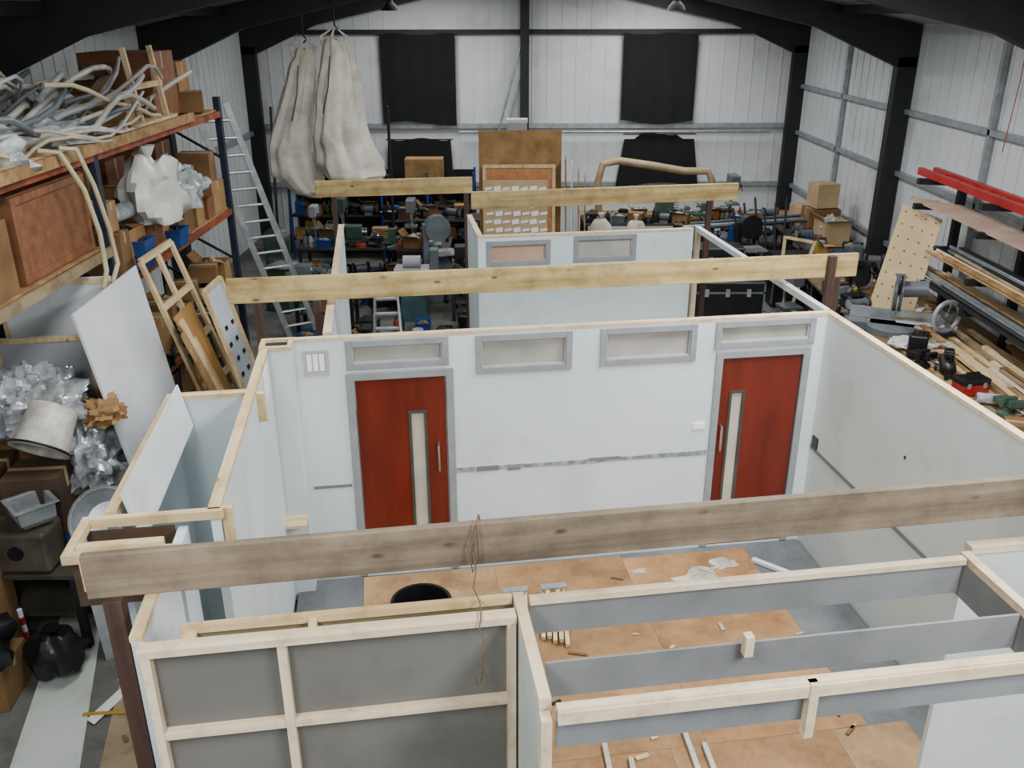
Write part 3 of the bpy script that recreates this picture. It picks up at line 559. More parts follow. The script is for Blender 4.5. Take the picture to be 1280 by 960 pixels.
def shelving(x0,x1,y0,y1,levels,top,pm,label,nx=3):
    ps=[]
    for i in range(nx):
        x=x0+(x1-x0)*i/(nx-1)
        for y in (y0,y1): ps.append(P('upright',G().box(x-.025,y-.025,0,x+.025,y+.025,top),pm))
    for z in levels: ps.append(P('shelf',G().box(x0,y0,z-.03,x1,y1,z),DBENCH))
    ps.append(P('back_panel',G().box(x0,y1+.03,0,x1,y1+.04,top-.05),BLKP))
    thing('shelving_unit',label,'shelving',ps)
shelving(-4.7,-.8,18.9,19.6,[.45,.95,1.5],1.85,BLUE,'long blue metal shelving full of tools and bins',5)
for z in (.45,.95):
    scatter(-4.5,-.95,18.95,19.05,z,.3,int(z*10)); scatter(-4.4,-.95,19.35,19.45,z,.34,int(z*10)+5)
scatter(-4.5,-2.35,19.0,19.4,1.5,.36,3); scatter(-1.2,-.9,19.0,19.3,1.5,.3,1)
carton(-1.85,19.25,1.5,.8,.4,.6,0,CARD,label='large cardboard box on the blue shelving')
thing('steel_upright','tall dark steel pole in front of the shelving','pole',[P('pole',G().cyl((-2.35,17.6,0),(-2.35,17.6,3.3),.03),STEEL),P('foot',G().box(-2.5,17.45,0,-2.2,17.75,.02),STEEL)])
for x in (-5.2,-4.9):
    thing('steel_upright','tall dark steel length leaning by the column','pole',[P('steel_upright',G().cyl((x,19.5,0),(x-.2,20.8,3.0),.03,n=8),STEEL)])
bench(-4.0,16.2,-1.15,17.1,.9,'wooden workbench crowded with machines in the far workshop',m=DBENCH)
drillpress(-3.2,16.7,.9,GRNM,1.0); drillpress(-1.9,16.75,.9,GRYM,.95); latheM(-2.6,16.5,.9,GRNM,.1,.9); drillpress(-3.75,16.8,.9,GREYW,.8); bandsaw(-1.35,15.9,0,GRYM,.3,.9); bandsaw(-4.1,15.3,0,GRNM,-.4,.85)
scatter(-3.85,-1.3,16.3,16.35,.9,.33,2); scatter(-3.8,-1.3,16.95,17.0,.9,.32,7); scatter(-3.8,-1.3,16.4,16.8,.33,.34,4)
bench(-3.6,14.0,-2.6,14.6,.8,'small dark bench holding tools in the far room',m=DBENCH)
latheM(-3.1,14.2,.8,GRYM,0,.8); scatter(-3.45,-2.7,14.45,14.5,.8,.32,5); scatter(-3.4,-2.7,14.2,14.4,.33,.33,3)
bench(-1.05,14.6,.1,15.4,.85,'dark steel bench with grinders by the board stack',m=DBENCH)
scatter(-.9,0,14.75,14.8,.85,.3,6); latheM(-.5,15.15,.85,BLKP,.1,.9); scatter(-.9,0,14.8,15.1,.33,.34,2)
bench(-2.55,17.7,-.6,18.4,1.1,'tall dark steel stand holding drills and tins',m=DBENCH)
scatter(-2.4,-.7,17.85,17.9,1.1,.3,3); scatter(-2.4,-.7,18.15,18.2,1.1,.33,8)
compressor(-.75,17.2,0,RED,.3,1.2); compressor(-2.2,15.2,0,BLKP,.5,1.1)
thing('belt_sander','white and grey-green standing belt sander','machine',[P('stand',G().prism([(-1.95,0),(-1.45,0),(-1.55,.75),(-1.85,.75)],14.6,15.0,ax=1),TEAL),P('bed',G().box(-2.0,14.6,.78,-1.4,15.0,.92),GREYW,bev=.01),P('motor',G().cyl((-1.85,14.8,1.02),(-1.55,14.8,1.02),.1),GREYW,smooth=True),P('belt',G().box(-1.4,14.7,.8,-1.25,14.9,1.25),GRYM,bev=.02)])
toolbox(-2.5,13.5,0,BLUE,.5,.3,.3); toolbox(-.7,14.2,0,GREEN,.4,.25,.25)
scatter(-3.3,-.2,13.2,13.6,0,.36,3); scatter(-3.0,.6,15.6,15.85,0,.36,6); scatter(-2.4,-.3,14.0,14.3,0,.4,1)
def stepladder(x,y,h,rz,n=5):
    ps=[]
    for s in (-1,1):
        ps.append(P('rail',G().bar((s*.22,-.35*h/1.2,0),(s*.16,0,h),.03,.06),ALU)); ps.append(P('back_leg',G().bar((s*.22,.35*h/1.2,0),(s*.16,.03,h-.05),.025,.035),ALU))
    for i in range(1,n+1):
        t=i/(n+.5); ps.append(P('step',G().box(-.2+.05*t,-.35*h/1.2*(1-t)-.05,h*t-.015,.2-.05*t,-.35*h/1.2*(1-t)+.04,h*t+.01),ALU))
    thing('stepladder','small aluminium stepladder standing in the far room','ladder',ps,loc=(x,y,0),rz=rz)
stepladder(-1.85,12.6,1.15,.1)
for k in range(10):
    thing('floor_offcut','small timber offcut on the workshop floor','timber',[P('floor_offcut',G().ob((-1.5+k*.17,12.9+.25*math.sin(k*3),.03),(.3,.06,.04),(0,0,k*1.1)),[CARD,RED,PLY,WHITE,BLUE][k%5])])
def ladder(p0,p1,w,n,label):
    p0,p1=Vector(p0),Vector(p1); side=Vector((.85,.5,0)).normalized()*w/2; ps=[]
    for s in (-1,1): ps.append(P('rail',G().bar(p0+side*s,p1+side*s,.04,.09,up=side),ALU))
    for i in range(1,n): c=p0+(p1-p0)*i/n; ps.append(P('rung',G().tube([c-side,c+side],.022,8),ALU))
    thing('ladder',label,'ladder',ps)
ladder((-3.4,13.8,0),(-4.3,13.2,3.75),.46,15,'long aluminium ladder leaning against the end of the storage rack')
thing('board_stack','tall brown cardboard sheet standing behind other boards','board',[P('board_stack',G().slab([(-.6,16.6,1.0),(.92,16.6,1.0),(.92,16.75,2.95),(-.6,16.75,2.95)],.03),CARD)])
bench(-.7,16.0,1.2,16.85,1.0,'plain wooden table holding a stack of upright boards')
thing('framed_board','orange wooden board with pine edging standing upright','board',[P('panel',G().slab([(-.5,16.5,1.0),(.78,16.5,1.0),(.78,16.58,2.36),(-.5,16.58,2.36)],.03),WOODO),P('edge_trim',G().bar((-.5,16.47,1.0),(-.5,16.55,2.36),.06,.05),pine('Z')),P('edge_trim',G().bar((.78,16.47,1.0),(.78,16.55,2.36),.06,.05),pine('Z')),P('edge_trim',G().bar((-.5,16.55,2.34),(.78,16.55,2.34),.05,.06),pine('Z'))])
pat=[P('panel',G().slab([(-.52,16.3,1.0),(.66,16.3,1.0),(.66,16.38,2.12),(-.52,16.38,2.12)],.015),mat('tan_board','#a88f68','#b89e78',.6,3))]
for r in range(7):
    for c in range(7):
        x=-.49+c*.165+(r%2)*.03; z=1.06+r*.15; yy=16.283+.08*(z-1)/1.12
        pat.append(P('pattern_tile',G().bar((x,yy-.006,z),(x+.13,yy-.006,z+.02),.008,.085 if c%2 else .045),BWHITE))
thing('patterned_panel','tan panel covered in rows of white dashes','panel',pat)
for k,(x,m) in enumerate(((1.0,PLY),(1.12,WHITE),(1.24,CARD),(1.36,DULLB))):
    thing('board','narrow upright board leaning at the end of the stack','board',[P('board',G().slab([(x,16.2,0),(x+.04,16.8,0),(x,16.8,2.5-.1*k),(x-.05,16.2,2.5-.1*k)],.02),m)])
thing('white_box','small white box on a tall grey plinth behind the boards','box',[P('body',G().box(-.08,17.5,0,.3,17.8,3.0),GREYW),P('lid',G().box(-.09,17.49,3.0,.31,17.81,3.06),WHITE)])
bench(1.5,18.2,6.1,19.0,.9,'long dark workbench under the black cloths',m=DBENCH)
scatter(1.7,5.9,18.3,18.4,.9,.3,1); scatter(1.7,5.9,18.7,18.8,.9,.33,5); scatter(1.7,5.9,18.4,18.8,.33,.36,8)
drillpress(4.6,18.6,.9,GRYM,1.1); latheM(3.6,18.5,.9,GRNM,0,1.1)
sack(1.75,17.3,.75,CLOTH,.24,.55,1); sack(2.45,17.4,.75,CLOTH,.2,.5,4)
bench(1.4,17.0,2.9,17.8,.75,'low wooden bench holding cloth sacks')
bench(3.1,16.9,5.2,17.7,.8,'steel framed table stacked with tools and bars',m=DBENCH)
scatter(3.3,5.0,17.0,17.1,.8,.32,2); scatter(3.3,5.0,17.4,17.5,.8,.34,9); scatter(3.3,5.0,17.2,17.4,.33,.34,4)
pts=[(1.9,19.3,0.9),(1.85,19.3,1.55),(1.95,19.3,1.95),(2.3,19.3,2.02),(3.0,19.3,1.92),(3.7,19.3,1.8),(4.2,19.3,1.8),(4.3,19.3,1.6),(4.3,19.3,.9)]
bench(1.5,19.15,6.1,19.6,.9,'narrow shelf bench behind the long workbench',shelf=False)
thing('wrapped_tube','long beige plastic wrapped flexible duct in an arch','duct',[P('wrapped_tube',G().tube(pts,.08,12),DUCT,smooth=True)])
for k in range(5):
    thing('steel_bar','long dark steel bar lying across the bench','bar',[P('steel_bar',G().cyl((3.15+.1*k,16.95+.15*k,1.06),(6.0,17.05+.15*k,1.22),.02,n=8),[STEEL,GRYM,ALU][k%3])],group='steel bars on the bench')
def fcase(x,y,z,w_,d,h,label):
    thing('flight_case',label,'case',[P('body',G().box(x,y,z+.08,x+w_,y+d,z+h*.78),BLKP),P('lid',G().box(x,y,z+h*.79,x+w_,y+d,z+h),BLKP)]+
     [P('edging',G().box(*q),GRYM) for q in ((x-.01,y-.01,z+h*.76,x+w_+.01,y+.005,z+h*.8),(x-.01,y-.01,z+.08,x+.02,y+.01,z+h),(x+w_-.02,y-.01,z+.08,x+w_+.01,y+.01,z+h),(x-.01,y-.01,z+h-.015,x+w_+.01,y+.01,z+h+.005))]+[P('latch',G().box(x+w_*t,y-.02,z+h*.7,x+w_*t+.07,y,z+h*.86),ALU) for t in (.2,.48,.76)]+[P('castor',G().cyl((xx,yy,z+.04),(xx+.03,yy,z+.04),.04),BLKP) for xx in (x+.08,x+w_-.12) for yy in (y+.08,y+d-.08)])
fcase(2.95,14.2,0,1.25,.7,.8,'black flight case with metal edges on the floor')
fcase(2.9,15.3,0,1.2,.5,1.1,'tall black flight case behind a lower one')
fcase(4.65,15.3,0,.7,.5,.95,'upright black flight case beside other cases')
# ---------------- hanging bags
def hangbag(pts,label,seed,hook,yy):
    g=G(); n=56; vs=[];fs=[]
    for i,(x,z,rx,ry) in enumerate(pts):
        u=i/(len(pts)-1)
        for j in range(n):
            t=2*math.pi*j/n; k=1+.1*math.sin(t*7+seed+i*.1)*(1.15-u)+.04*math.sin(t*13+i*.16+seed)+.14*noise.noise(Vector((math.cos(t)*1.8,math.sin(t)*1.8,i*.2+seed)))
            vs.append((x+rx*k*math.cos(t),yy+ry*k*math.sin(t),z+.04*noise.noise(Vector((math.cos(t)*2,math.sin(t)*2,i*.4)))))
    for i in range(len(pts)-1):
        for j in range(n): fs.append((i*n+j,i*n+(j+1)%n,(i+1)*n+(j+1)%n,(i+1)*n+j))
    fs.append(tuple(range(n))); fs.append(tuple(range((len(pts)-1)*n,len(pts)*n))[::-1]); g.add(vs,fs)
    x,z=pts[0][0],pts[0][1]
    ps=[P('body',g,CLOTH,smooth=True)]
    for dx in (-.16,-.04,.12): ps.append(P('lifting_loop',G().tube([(x+dx,yy,z-.16),(x+dx*1.5,yy,z+.03),(x+dx*.4,yy,z+.14)],.045,8,.012),CLOTH,smooth=True))
    ps+=[P('hook',G().tube([(x,yy,z+.08),(x+.05,yy,z+.14),(x,yy,z+.2),(x,yy,hook)],.014,8),STEEL),
      P('strap',G().tube([(x-.05,yy-.3,z-.25),(x-.1,yy-.38,z-.7),(x-.2,yy-.45,z-1.1)],.01,6),BLKP)]
    thing('hanging_sack',label,'sack',ps)
def L(pts):
    out=[]
    for a,b in zip(pts[:-1],pts[1:]):
        for k in range(5): t=k/5; out.append(tuple(a[i]+(b[i]-a[i])*t for i in range(4)))
    out.append(pts[-1]); return out
hangbag(L([(-2.8,4.55,.16,.1),(-2.78,4.35,.23,.18),(-2.8,4.0,.31,.26),(-2.82,3.5,.38,.32),(-2.84,3.0,.46,.4),(-2.72,2.65,.55,.48),(-2.64,2.42,.53,.46),(-2.64,2.28,.34,.32),(-2.64,2.22,.12,.12)]),'big off-white canvas sack hanging from a hook, bulging at the bottom',0,5.15,15.2)
hangbag(L([(-3.38,4.4,.12,.1),(-3.4,4.2,.2,.17),(-3.5,3.8,.25,.24),(-3.64,3.3,.3,.3),(-3.76,2.8,.38,.36),(-3.7,2.4,.42,.4),(-3.52,2.1,.28,.28),(-3.38,1.98,.1,.1)]),'narrower off-white canvas sack sagging to a point behind its neighbour',4,5.05,15.5)
# ================================================================ LEFT RACK
ps=[]
for y in (4.6,8.5,12.4):
    for x in (-3.93,-4.97): ps.append(P('upright',G().box(x-.04,y-.045,0,x+.04,y+.045,3.9),RBLUE))
    g=G()
    for k in range(5): g.bar((-3.95,y,.3+.7*k),(-4.95,y,.3+.7*k+.6),.03,.03)
    ps.append(P('brace',g,RBLUE))
ZT,Z1,Z2,Z3=3.74,2.84,2.44,1.22
for (a,b) in ((4.65,8.45),(8.55,12.35)):
    for z in ((Z1-.02,3.72) if a<5 else (1.2,2.42,3.72)):
        for x in (-3.91,-4.99): ps.append(P('beam',G().box(x-.025,a,z-.075,x+.025,b,z),ORNG,bev=.004))
        ps.append(P('deck',G().box(-4.96,a,z,-3.94,b,z+.02),PLY))
thing('pallet_rack','tall dark blue pallet rack with orange beams packed with stores','rack',ps)
thing('timber_plank','long rough plank along the front edge of the rack top','timber',[P('timber_plank',G().bar((-3.86,6.2,3.76),(-3.86,11.2,3.77),.04,.1),PLY)])
thing('timber_plank','rough plank along the front of the crate shelf','timber',[P('timber_plank',G().bar((-3.865,6.0,2.8),(-3.865,8.44,2.8),.03,.09),DULLB)])
for k in range(52):
    y0=random.uniform(6.0,8.4); ln=random.uniform(2.0,3.4); x0=random.uniform(-5.1,-4.0); dx=random.uniform(-.12,.1); hgt=random.uniform(.08,.66); ph=random.uniform(0,6)
    pts=[(min(-3.85,max(-5.5,x0+dx*t+.22*math.sin(t*.6+ph))),y0+t*ln/9,ZT+.06+hgt*(.6+.4*math.sin(t*.5+ph))+.08*math.sin(t*.9+k)) for t in range(10)]
    thing('plastic_pipe','bent dusty plastic pipe tangled on the rack top','pipe',[P('plastic_pipe',G().tube(pts,random.choice((.016,.022,.028)),8),[GREYW,PIPEM,GRYM,HOSE,PIPEM,DWPL][k%6],smooth=True)],group='pipes on the rack top')
for k,(x,y,r,h) in enumerate(((-4.5,7.2,.5,.25),(-4.4,8.3,.42,.2),(-4.9,6.6,.4,.35),(-4.7,9.2,.35,.25))):
    thing('plastic_wrap','crumpled clear plastic sheeting on the rack','plastic sheet',[P('plastic_wrap',G().blob((x,y,ZT+.55*h),(r,r,h),.35,k,32,2.6),FILM,smooth=True)])
for k in range(5):
    thing('timber_plank','pine plank laid along the rack top edge','timber',[P('timber_plank',G().bar((-3.92-.13*k,6.7+.1*k,ZT+.045),(-3.94-.12*k,10.2+.25*k,ZT+.045),.11,.045),[pine('Y'),PLY][k%2])])
thing('wooden_trestle','small pine trestle frame standing on the rack top','trestle',[P('leg',G().bar((-4.0,10.0,ZT+.05),(-4.1,10.0,ZT+.85),.05,.05),pine('Z')),P('leg',G().bar((-4.0,10.75,ZT+.05),(-4.1,10.75,ZT+.85),.05,.05),pine('Z')),P('rail',G().bar((-4.06,9.9,ZT+.45),(-4.06,10.85,ZT+.45),.05,.06),pine('Y')),P('foot',G().bar((-4.0,9.8,ZT+.07),(-4.0,10.95,ZT+.07),.1,.05),pine('Y'))])
for k in range(4):
    thing('timber_length','rough dark board propped across the rack top','timber',[P('timber_length',G().bar((-4.3-.1*k,8.8+.2*k,ZT+.1),(-4.5-.12*k,10.6+.15*k,ZT+.6+.05*k),.12,.025),[DULLB,CARD2,PLY][k%3])])
carton(-4.55,11.2,ZT+.02,.8,.9,.75,.05,WOODC,label='large brown box with open side on the rack top')
carton(-4.55,12.0,ZT+.02,.7,.55,.6,.1,CARD); carton(-4.5,10.3,ZT+.02,.5,.5,.35,.2,CARD,True)
carton(-4.1,11.9,ZT+.02,.3,.35,.25,.3,CARD2)
for k in range(2):
    pts=[(-3.95+.1*k,7.6+.15*k,ZT+.12),(-3.8+.05*k,7.65+.2*k,ZT+.1),(-3.72,7.8+.2*k,3.5),(-3.7,7.9+.2*k,3.1),(-3.7,7.9+.25*k,2.75),(-3.72,7.82+.2*k,2.6)]
    thing('hose','beige hose hanging down from the rack top','hose',[P('hose',G().tube(pts,.022,8),HOSE,smooth=True)])
cr=[P('body',G().box(-4.8,7.05,Z1,-3.99,8.35,3.58),WOODC)]
for zz in (Z1+.02,3.5): cr.append(P('batten',G().box(-3.99,7.05,zz,-3.97,8.35,zz+.06),WOODC))
cr.append(P('batten',G().box(-3.99,7.05,Z1+.08,-3.97,7.11,3.5),WOODC)); cr.append(P('batten',G().box(-3.99,8.29,Z1+.08,-3.97,8.35,3.5),WOODC))
thing('wooden_crate','big plain brown wooden crate on the rack shelf','crate',cr)
carton(-4.3,6.6,Z1,.7,.6,.6,0,CARD2); sbin(-4.1,8.4,Z1,BLKP,.2,.1,.2)
y=8.85; k=0
while y<12.2:
    sy=random.uniform(.3,.5); sz=random.uniform(.25,.45); m=[CARD2,CARD,WOODC,CARD,CARD2][k%5]
    carton(-4.2+random.uniform(-.05,.08),y,Z2,.5,sy*.9,sz,random.uniform(-.12,.12),m,k%3==1)
    if k%3!=1: carton(-4.2,y,Z2+sz+.003,.42,sy*.8,random.uniform(.25,.4),random.uniform(-.2,.2),[CARD,CARD3,CARD2][k%3],False)
    elif k%2: roll(-4.1,y,Z2+sz+.06,FILM,1.4,.5,.09)
    y+=sy+.02; k+=1
for k in range(5): carton(-4.75,8.9+.75*k,Z2,.4,.6,.95,.05,CARD2 if k%2 else WOODC)
thing('plastic_bag','bulging white plastic bag on the rack','bag',[P('body',G().blob((-3.9,9.75,Z2+.62),(.3,.42,.42),.22,3,28,2.0),WPL,smooth=True),P('knot',G().lathe([(.08,0),(.03,.08),(.09,.2)],(-3.9,9.75,Z2+.98),10),WPL)])
thing('plastic_bag','crumpled clear bag hanging over the rack edge','bag',[P('plastic_bag',G().blob((-3.88,10.5,Z2+.55),(.22,.3,.3),.3,5,26,2.5),FILM,smooth=True)])
sbin(-3.93,9.2,Z2,BLUE,.26,.28,.3); sbin(-3.9,10.15,Z2,BLUE,.26,.3,.2)
for k in range(9):
    y=8.85+.42*k
    if k%2==0: carton(-4.2,y,Z3,.4,.34,.3+.1*(k%3),random.uniform(-.2,.2),[CARD,CARD2,CARD][k%3],k%4==0)
    else:
        toolbox(-4.15,y,Z3,[RED,BLKP,BLUE,GRYM][k//2],.34,.25,.26,rz=1.57); carton(-4.2,y,Z3+.33,.36,.3,.22,.2,CARD2)
scatter(-3.98,-3.95,8.8,12.2,Z3,.3,2,'y')
for k in range(8):
    y=8.9+.45*k
    (carton(-4.2,y,0,.5,.38,.45,random.uniform(-.1,.1),CARD2 if k%2 else CARD) if k%3 else lath('drum','small dark steel drum under the rack','drum',[(.18,0),(.19,.02),(.18,.2),(.19,.22),(.18,.24),(.18,.5),(.19,.52),(.0,.5)],[GRYM,TEAL,BLKP][k//3],(-4.2,y,0),'B'))
    carton(-4.25,y,.55,.45,.36,.4,random.uniform(-.1,.1),[CARD2,CARD,BLKP][k%3],label='box stacked on another under the rack')
scatter(-3.7,-3.4,9.9,12.2,0,.4,1,'y')
# ---------------- leaning boards
thing('leaning_board','large plain white board leaning on the rack','board',[P('leaning_board',G().slab([(-3.15,6.95,.0),(-3.2,8.3,.0),(-3.66,8.4,2.66),(-3.64,7.0,2.62)],.02),WHITE)])
def lflat(c4,label,m=WHITE):
    c=[Vector(a) for a in c4]; ps=[P('panel',G().slab(c4,.012),m)]; ce=sum(c,Vector())/4
    for a,b in ((0,1),(1,2),(2,3),(3,0)): ps.append(P('edge_batten',G().bar(c[a]*.97+ce*.03,c[b]*.97+ce*.03,.04,.05),pine('Z')))
    thing('framed_flat',label,'board',ps)
lflat([(-4.55,7.55,.0),(-3.85,7.65,.0),(-3.9,7.75,2.2),(-4.7,7.6,2.2)],'grey framed flat standing by the rack',GREYW)
lflat([(-4.7,7.9,.0),(-3.72,8.0,.0),(-3.74,8.05,2.66),(-4.75,7.9,2.66)],'white framed flat standing behind another under the crate')
def lframe(a,b,c,d,label,bars=5):
    a,b,c,d=map(Vector,(a,b,c,d)); n=Vector((1,0,.2)); g=[]
    for k in range(bars+1):
        t=k/bars; g.append(P('rail',G().bar(a+(d-a)*t,b+(c-b)*t,.07,.035,up=n),pine('Y')))
    for k in range(3):
        t=k/2; g.append(P('stile',G().bar(a+(b-a)*t,d+(c-d)*t,.07,.035,up=n),pine('Z')))
    thing('sash_window',label,'window frame',g)
lframe((-2.95,8.6,.2),(-2.95,9.5,.2),(-3.72,9.55,2.62),(-3.72,8.7,2.62),'bare pine window frame leaning against the rack')
thing('leaning_board','tan plywood sheet leaning on the pine frame','board',[P('leaning_board',G().slab([(-2.75,8.5,.0),(-2.75,9.0,.0),(-3.4,9.0,2.1),(-3.4,8.5,2.1)],.018),mat('tan_ply','#9c763e','#b28a50',.6,2))])
a,b,c,d=[Vector(q) for q in ((-2.62,8.85,.0),(-2.62,9.4,.0),(-3.2,9.4,2.25),(-3.2,8.85,2.25))]
dots=[P('panel',G().slab([a,b,c,d],.015),mat('pale_board','#b2bac0','#c2c9cd',.5,1))]
for s,t in ((a,d),(b,c),(d,c)): dots.append(P('edge_batten',G().bar(s+Vector((.02,0,.01)),t+Vector((.02,0,.01)),.035,.045),pine('Z')))
for r in range(6):
    for q in range(2):
        z=.95+r*.17; x=-2.62-.58*z/2.25+.02; y=9.0+q*.22+(r%2)*.05; dots.append(P('cutout',G().ob((x+.002,y,z),(.006,.07,.045),(0,-.25,0)),BLKP))
thing('perforated_board','pale board with dark cut-outs in a timber frame, leaning','board',dots)
for k in range(4):
    thing('timber_plank','pine plank leaning against the frames','timber',[P('timber_plank',G().bar((-2.6-.03*k,8.5+.1*k,0.0),(-3.25-.05*k,8.3+.13*k,2.0+.1*(k%2)),.1,.02,up=(1,0,.2)),pine('Z') if k%2 else PLY)])
# ---------------- left clutter pile
bench(-4.75,6.0,-3.5,7.45,.75,'old metal table buried under scrap',m=mat('old_metal','#38342c','#484338',.5))
carton(-4.2,7.15,.75,.9,.5,.8,0,CARD2); carton(-4.45,6.65,.75,.4,.4,.7,.1,DKBR); carton(-3.95,6.55,.75,.45,.4,.68,.1,DKBR)
thing('crumpled_plastic','heap of soft crumpled silvery translucent plastic sheet','plastic sheet',[P('crumpled_plastic',G().blob((-4.15,7.0,1.77),(.46,.36,.34),.26,2,80,3.4),FOIL,smooth=True)])
thing('plastic_wrap','crumpled clear plastic draped beside the heap','plastic sheet',[P('plastic_wrap',G().blob((-3.7,6.95,1.3),(.22,.3,.38),.26,9,56,3.2),FOIL,smooth=True)])
thing('old_machine','old dark metal machine casing on the scrap pile','machine',[P('body',G().box(-4.3,6.02,.76,-3.7,6.33,1.12),mat('tan_metal','#464036','#5a5244',.5,stain=DIRT),bev=.03),P('dial',G().cyl((-3.95,6.03,.95),(-3.95,6.0,.95),.06),BLKP)])
thing('sink_unit','stainless sink bowl lying on the machine casing','sink',[P('basin',G().lathe([(.0,.02),(.14,.02),(.19,.07),(.2,.2),(.24,.2),(.24,.21),(.19,.21),(.175,.08),(.13,.035),(0,.035)],(-3.85,6.2,1.12),4),ALU,bev=.02),P('plug_hole',G().cyl((-3.85,6.2,1.155),(-3.85,6.2,1.165),.03),BLKP)])
lath('plastic_bucket','dirty white plastic bucket tipped over on the scrap','bucket',[(.0,0),(.19,0),(.2,.02),(.23,.36),(.25,.37),(.25,.4),(.21,.4),(.18,.05),(0,.05)],DWPL,(-3.82,6.78,1.88),'B',rot=(2.5,.45,0.3),sc=.95,extra=[P('rim_band',G().torus((0,0,.385),.248,.013,28,6),BLKP),P('handle',G().tube([(-.23,0,.34),(-.16,-.22,.25),(.16,-.22,.25),(.23,0,.34)],.006,6),GALV)])
lath('steel_bowl','stainless steel bowl tipped on its side','bowl',[(0,0),(.1,.0),(.2,.08),(.26,.2),(.28,.2),(.27,.19),(.2,.06),(0,.02)],ALU,(-3.4,6.5,.95),'B',rot=(.9,.3,0),extra=[P('rim',G().torus((0,0,.2),.275,.01,28,6),CHROME)])
thing('metal_table','dark green metal stand under the steel bowl','table',[P('top',G().box(-3.47,6.2,.86,-3.05,6.75,.89),GRNM)]+[P('leg',G().box(x,y,0,x+.04,y+.04,.86),GREEN) for x in (-3.47,-3.1) for y in (6.2,6.7)])
thing('sink_unit','old stainless sink unit standing on edge','sink',[P('top',G().slab([(-3.5,6.9,.0),(-2.95,7.0,.0),(-3.0,7.1,1.25),(-3.55,7.0,1.25)],.02),ALU),P('basin',G().box(-3.45,7.1,.4,-3.1,7.28,.95),ALU,bev=.03)])
thing('steel_sheet','dull stainless sheet standing on edge by the scrap','sheet',[P('sheet',G().slab([(-3.35,5.9,.0),(-2.95,6.1,.0),(-3.05,6.2,.85),(-3.45,6.0,.85)],.02),ALU),P('lip',G().bar((-3.45,6.0,.85),(-3.05,6.2,.85),.05,.02),ALU)])
thing('brown_paper','crumpled brown paper on the scrap','paper',[P('brown_paper',G().blob((-3.5,6.95,1.75),(.16,.16,.13),.35,6,36,3),CARD,smooth=True)])
scatter(-3.75,-3.6,6.5,7.3,.75,.28,3,'y')
for k,(x,y,z,r) in enumerate(((-4.1,5.45,.5,.3),(-3.6,6.95,.15,.25),(-4.7,5.3,.75,.3),(-3.65,5.75,.2,.2))):
    thing('rubbish_bag','black plastic rubbish bag','bag',[P('body',G().blob((x,y,z),(r,r,.5*r+.1),.2,k+8,30,1.8),BLKP,smooth=True),P('knot',G().lathe([(.07,0),(.025,.06),(.07,.16)],(x,y,z+.4*r),10),BLKP)])
carton(-4.1,5.5,0,.5,.45,.35,.1,CARD2); carton(-4.35,5.95,.0,.5,.35,1.0,.1,CARD,True)
st=[P('post',G().cyl((-3.95,5.9,0),(-3.96,5.9,.5),.02,n=12),WHITE)]
for k in range(3): st.append(P('red_band',G().cyl((-3.952-.003*k,5.9,.08+.14*k),(-3.953-.003*k,5.9,.15+.14*k),.0215,n=12),RED))
thing('barrier_post','small red and white striped post','post',st)
def fsheet(poly,z0,z1,m,label,name='floor_board'): thing(name,label,'board',[P(name,G().prism(poly,z0,z1),m)])
PB=mat('greenish_board','#a9afa6','#bcc1b8',.6,1.2,stain=(2,'#b8b4a4',.35,.5,.5))
fsheet([(-3.98,6.45),(-3.62,6.5),(-3.0,4.6),(-3.45,4.4)],.0,.02,PB,'long pale board lying on the concrete')
fsheet([(-4.3,5.2),(-4.0,5.25),(-3.5,4.2),(-3.9,4.1)],.0,.02,PB,'second pale board lying on the concrete')
fsheet([(-3.15,5.75),(-2.75,5.85),(-2.15,4.6),(-2.35,4.1),(-2.85,4.5)],.0,.018,DULLB,'brown board lying beside the set')
fsheet([(-3.1,7.0),(-2.7,7.1),(-2.6,5.95),(-3.0,5.95)],.0,.015,GREYW,'pale grey board with coloured tape on the floor')
fsheet([(-3.2,5.2),(-2.95,5.9),(-2.87,5.87),(-3.12,5.15)],.02,.024,WHITE,'narrow white strip lying on the brown board')
for a,b,m in (((-3.25,5.25),(-2.9,5.28),YEL),((-3.0,6.1),(-2.88,6.7),RED),((-2.9,6.3),(-2.75,6.35),GREEN),((-2.8,6.35),(-2.75,6.75),YEL),((-2.98,6.05),(-2.85,6.08),RED)):
    thing('floor_tape','strip of %s marking tape on the floor'%nm(m),'tape',[P('floor_tape',G().bar((a[0],a[1],.026),(b[0],b[1],.026),.035,.003),m)])
for k in range(8):
    thing('wood_scrap','small timber scrap on the concrete','scrap',[P('wood_scrap',G().ob((random.uniform(-3.4,-2.4),random.uniform(4.6,7.5),.03),(random.uniform(.05,.15),.025,.012),(0,0,random.uniform(0,3))),random.choice([pine('X'),WHITE,CARD2]))],group='scraps on the concrete')
# ================================================================ RIGHT BENCH
bench(4.85,7.4,6.5,14.2,.9,'long wooden bench along the side wall loaded with timber',m=mat('bench_top','#655339','#816a49',.7,2,stain=DIRT))
for k in range(36):
    x=5.38+.09*(k%12)+random.uniform(-.015,.015); z=.9+.046*(k//12); y0=7.5+random.uniform(0,.9); y1=10.6+random.uniform(-1.5,.9)
    thing('timber_plank','rough timber plank in the stack on the bench','timber',[P('timber_plank',G().bar((x,y0,z+.0225),(x+random.uniform(-.03,.04),y1,z+.0225),.08,.043),[pine('Y'),PLY,pale('Y'),DULLB,CARD2][k%5])],group='planks on the bench')
for k in range(5):
    thing('timber_plank','pale pine board on the bench','timber',[P('timber_plank',G().bar((4.95+.12*k,8.0+.1*k,.912),(5.05+.1*k,11.0,.912),.1,.02),[PLY,pine('Y'),DULLB][k%3])])
ps=[]
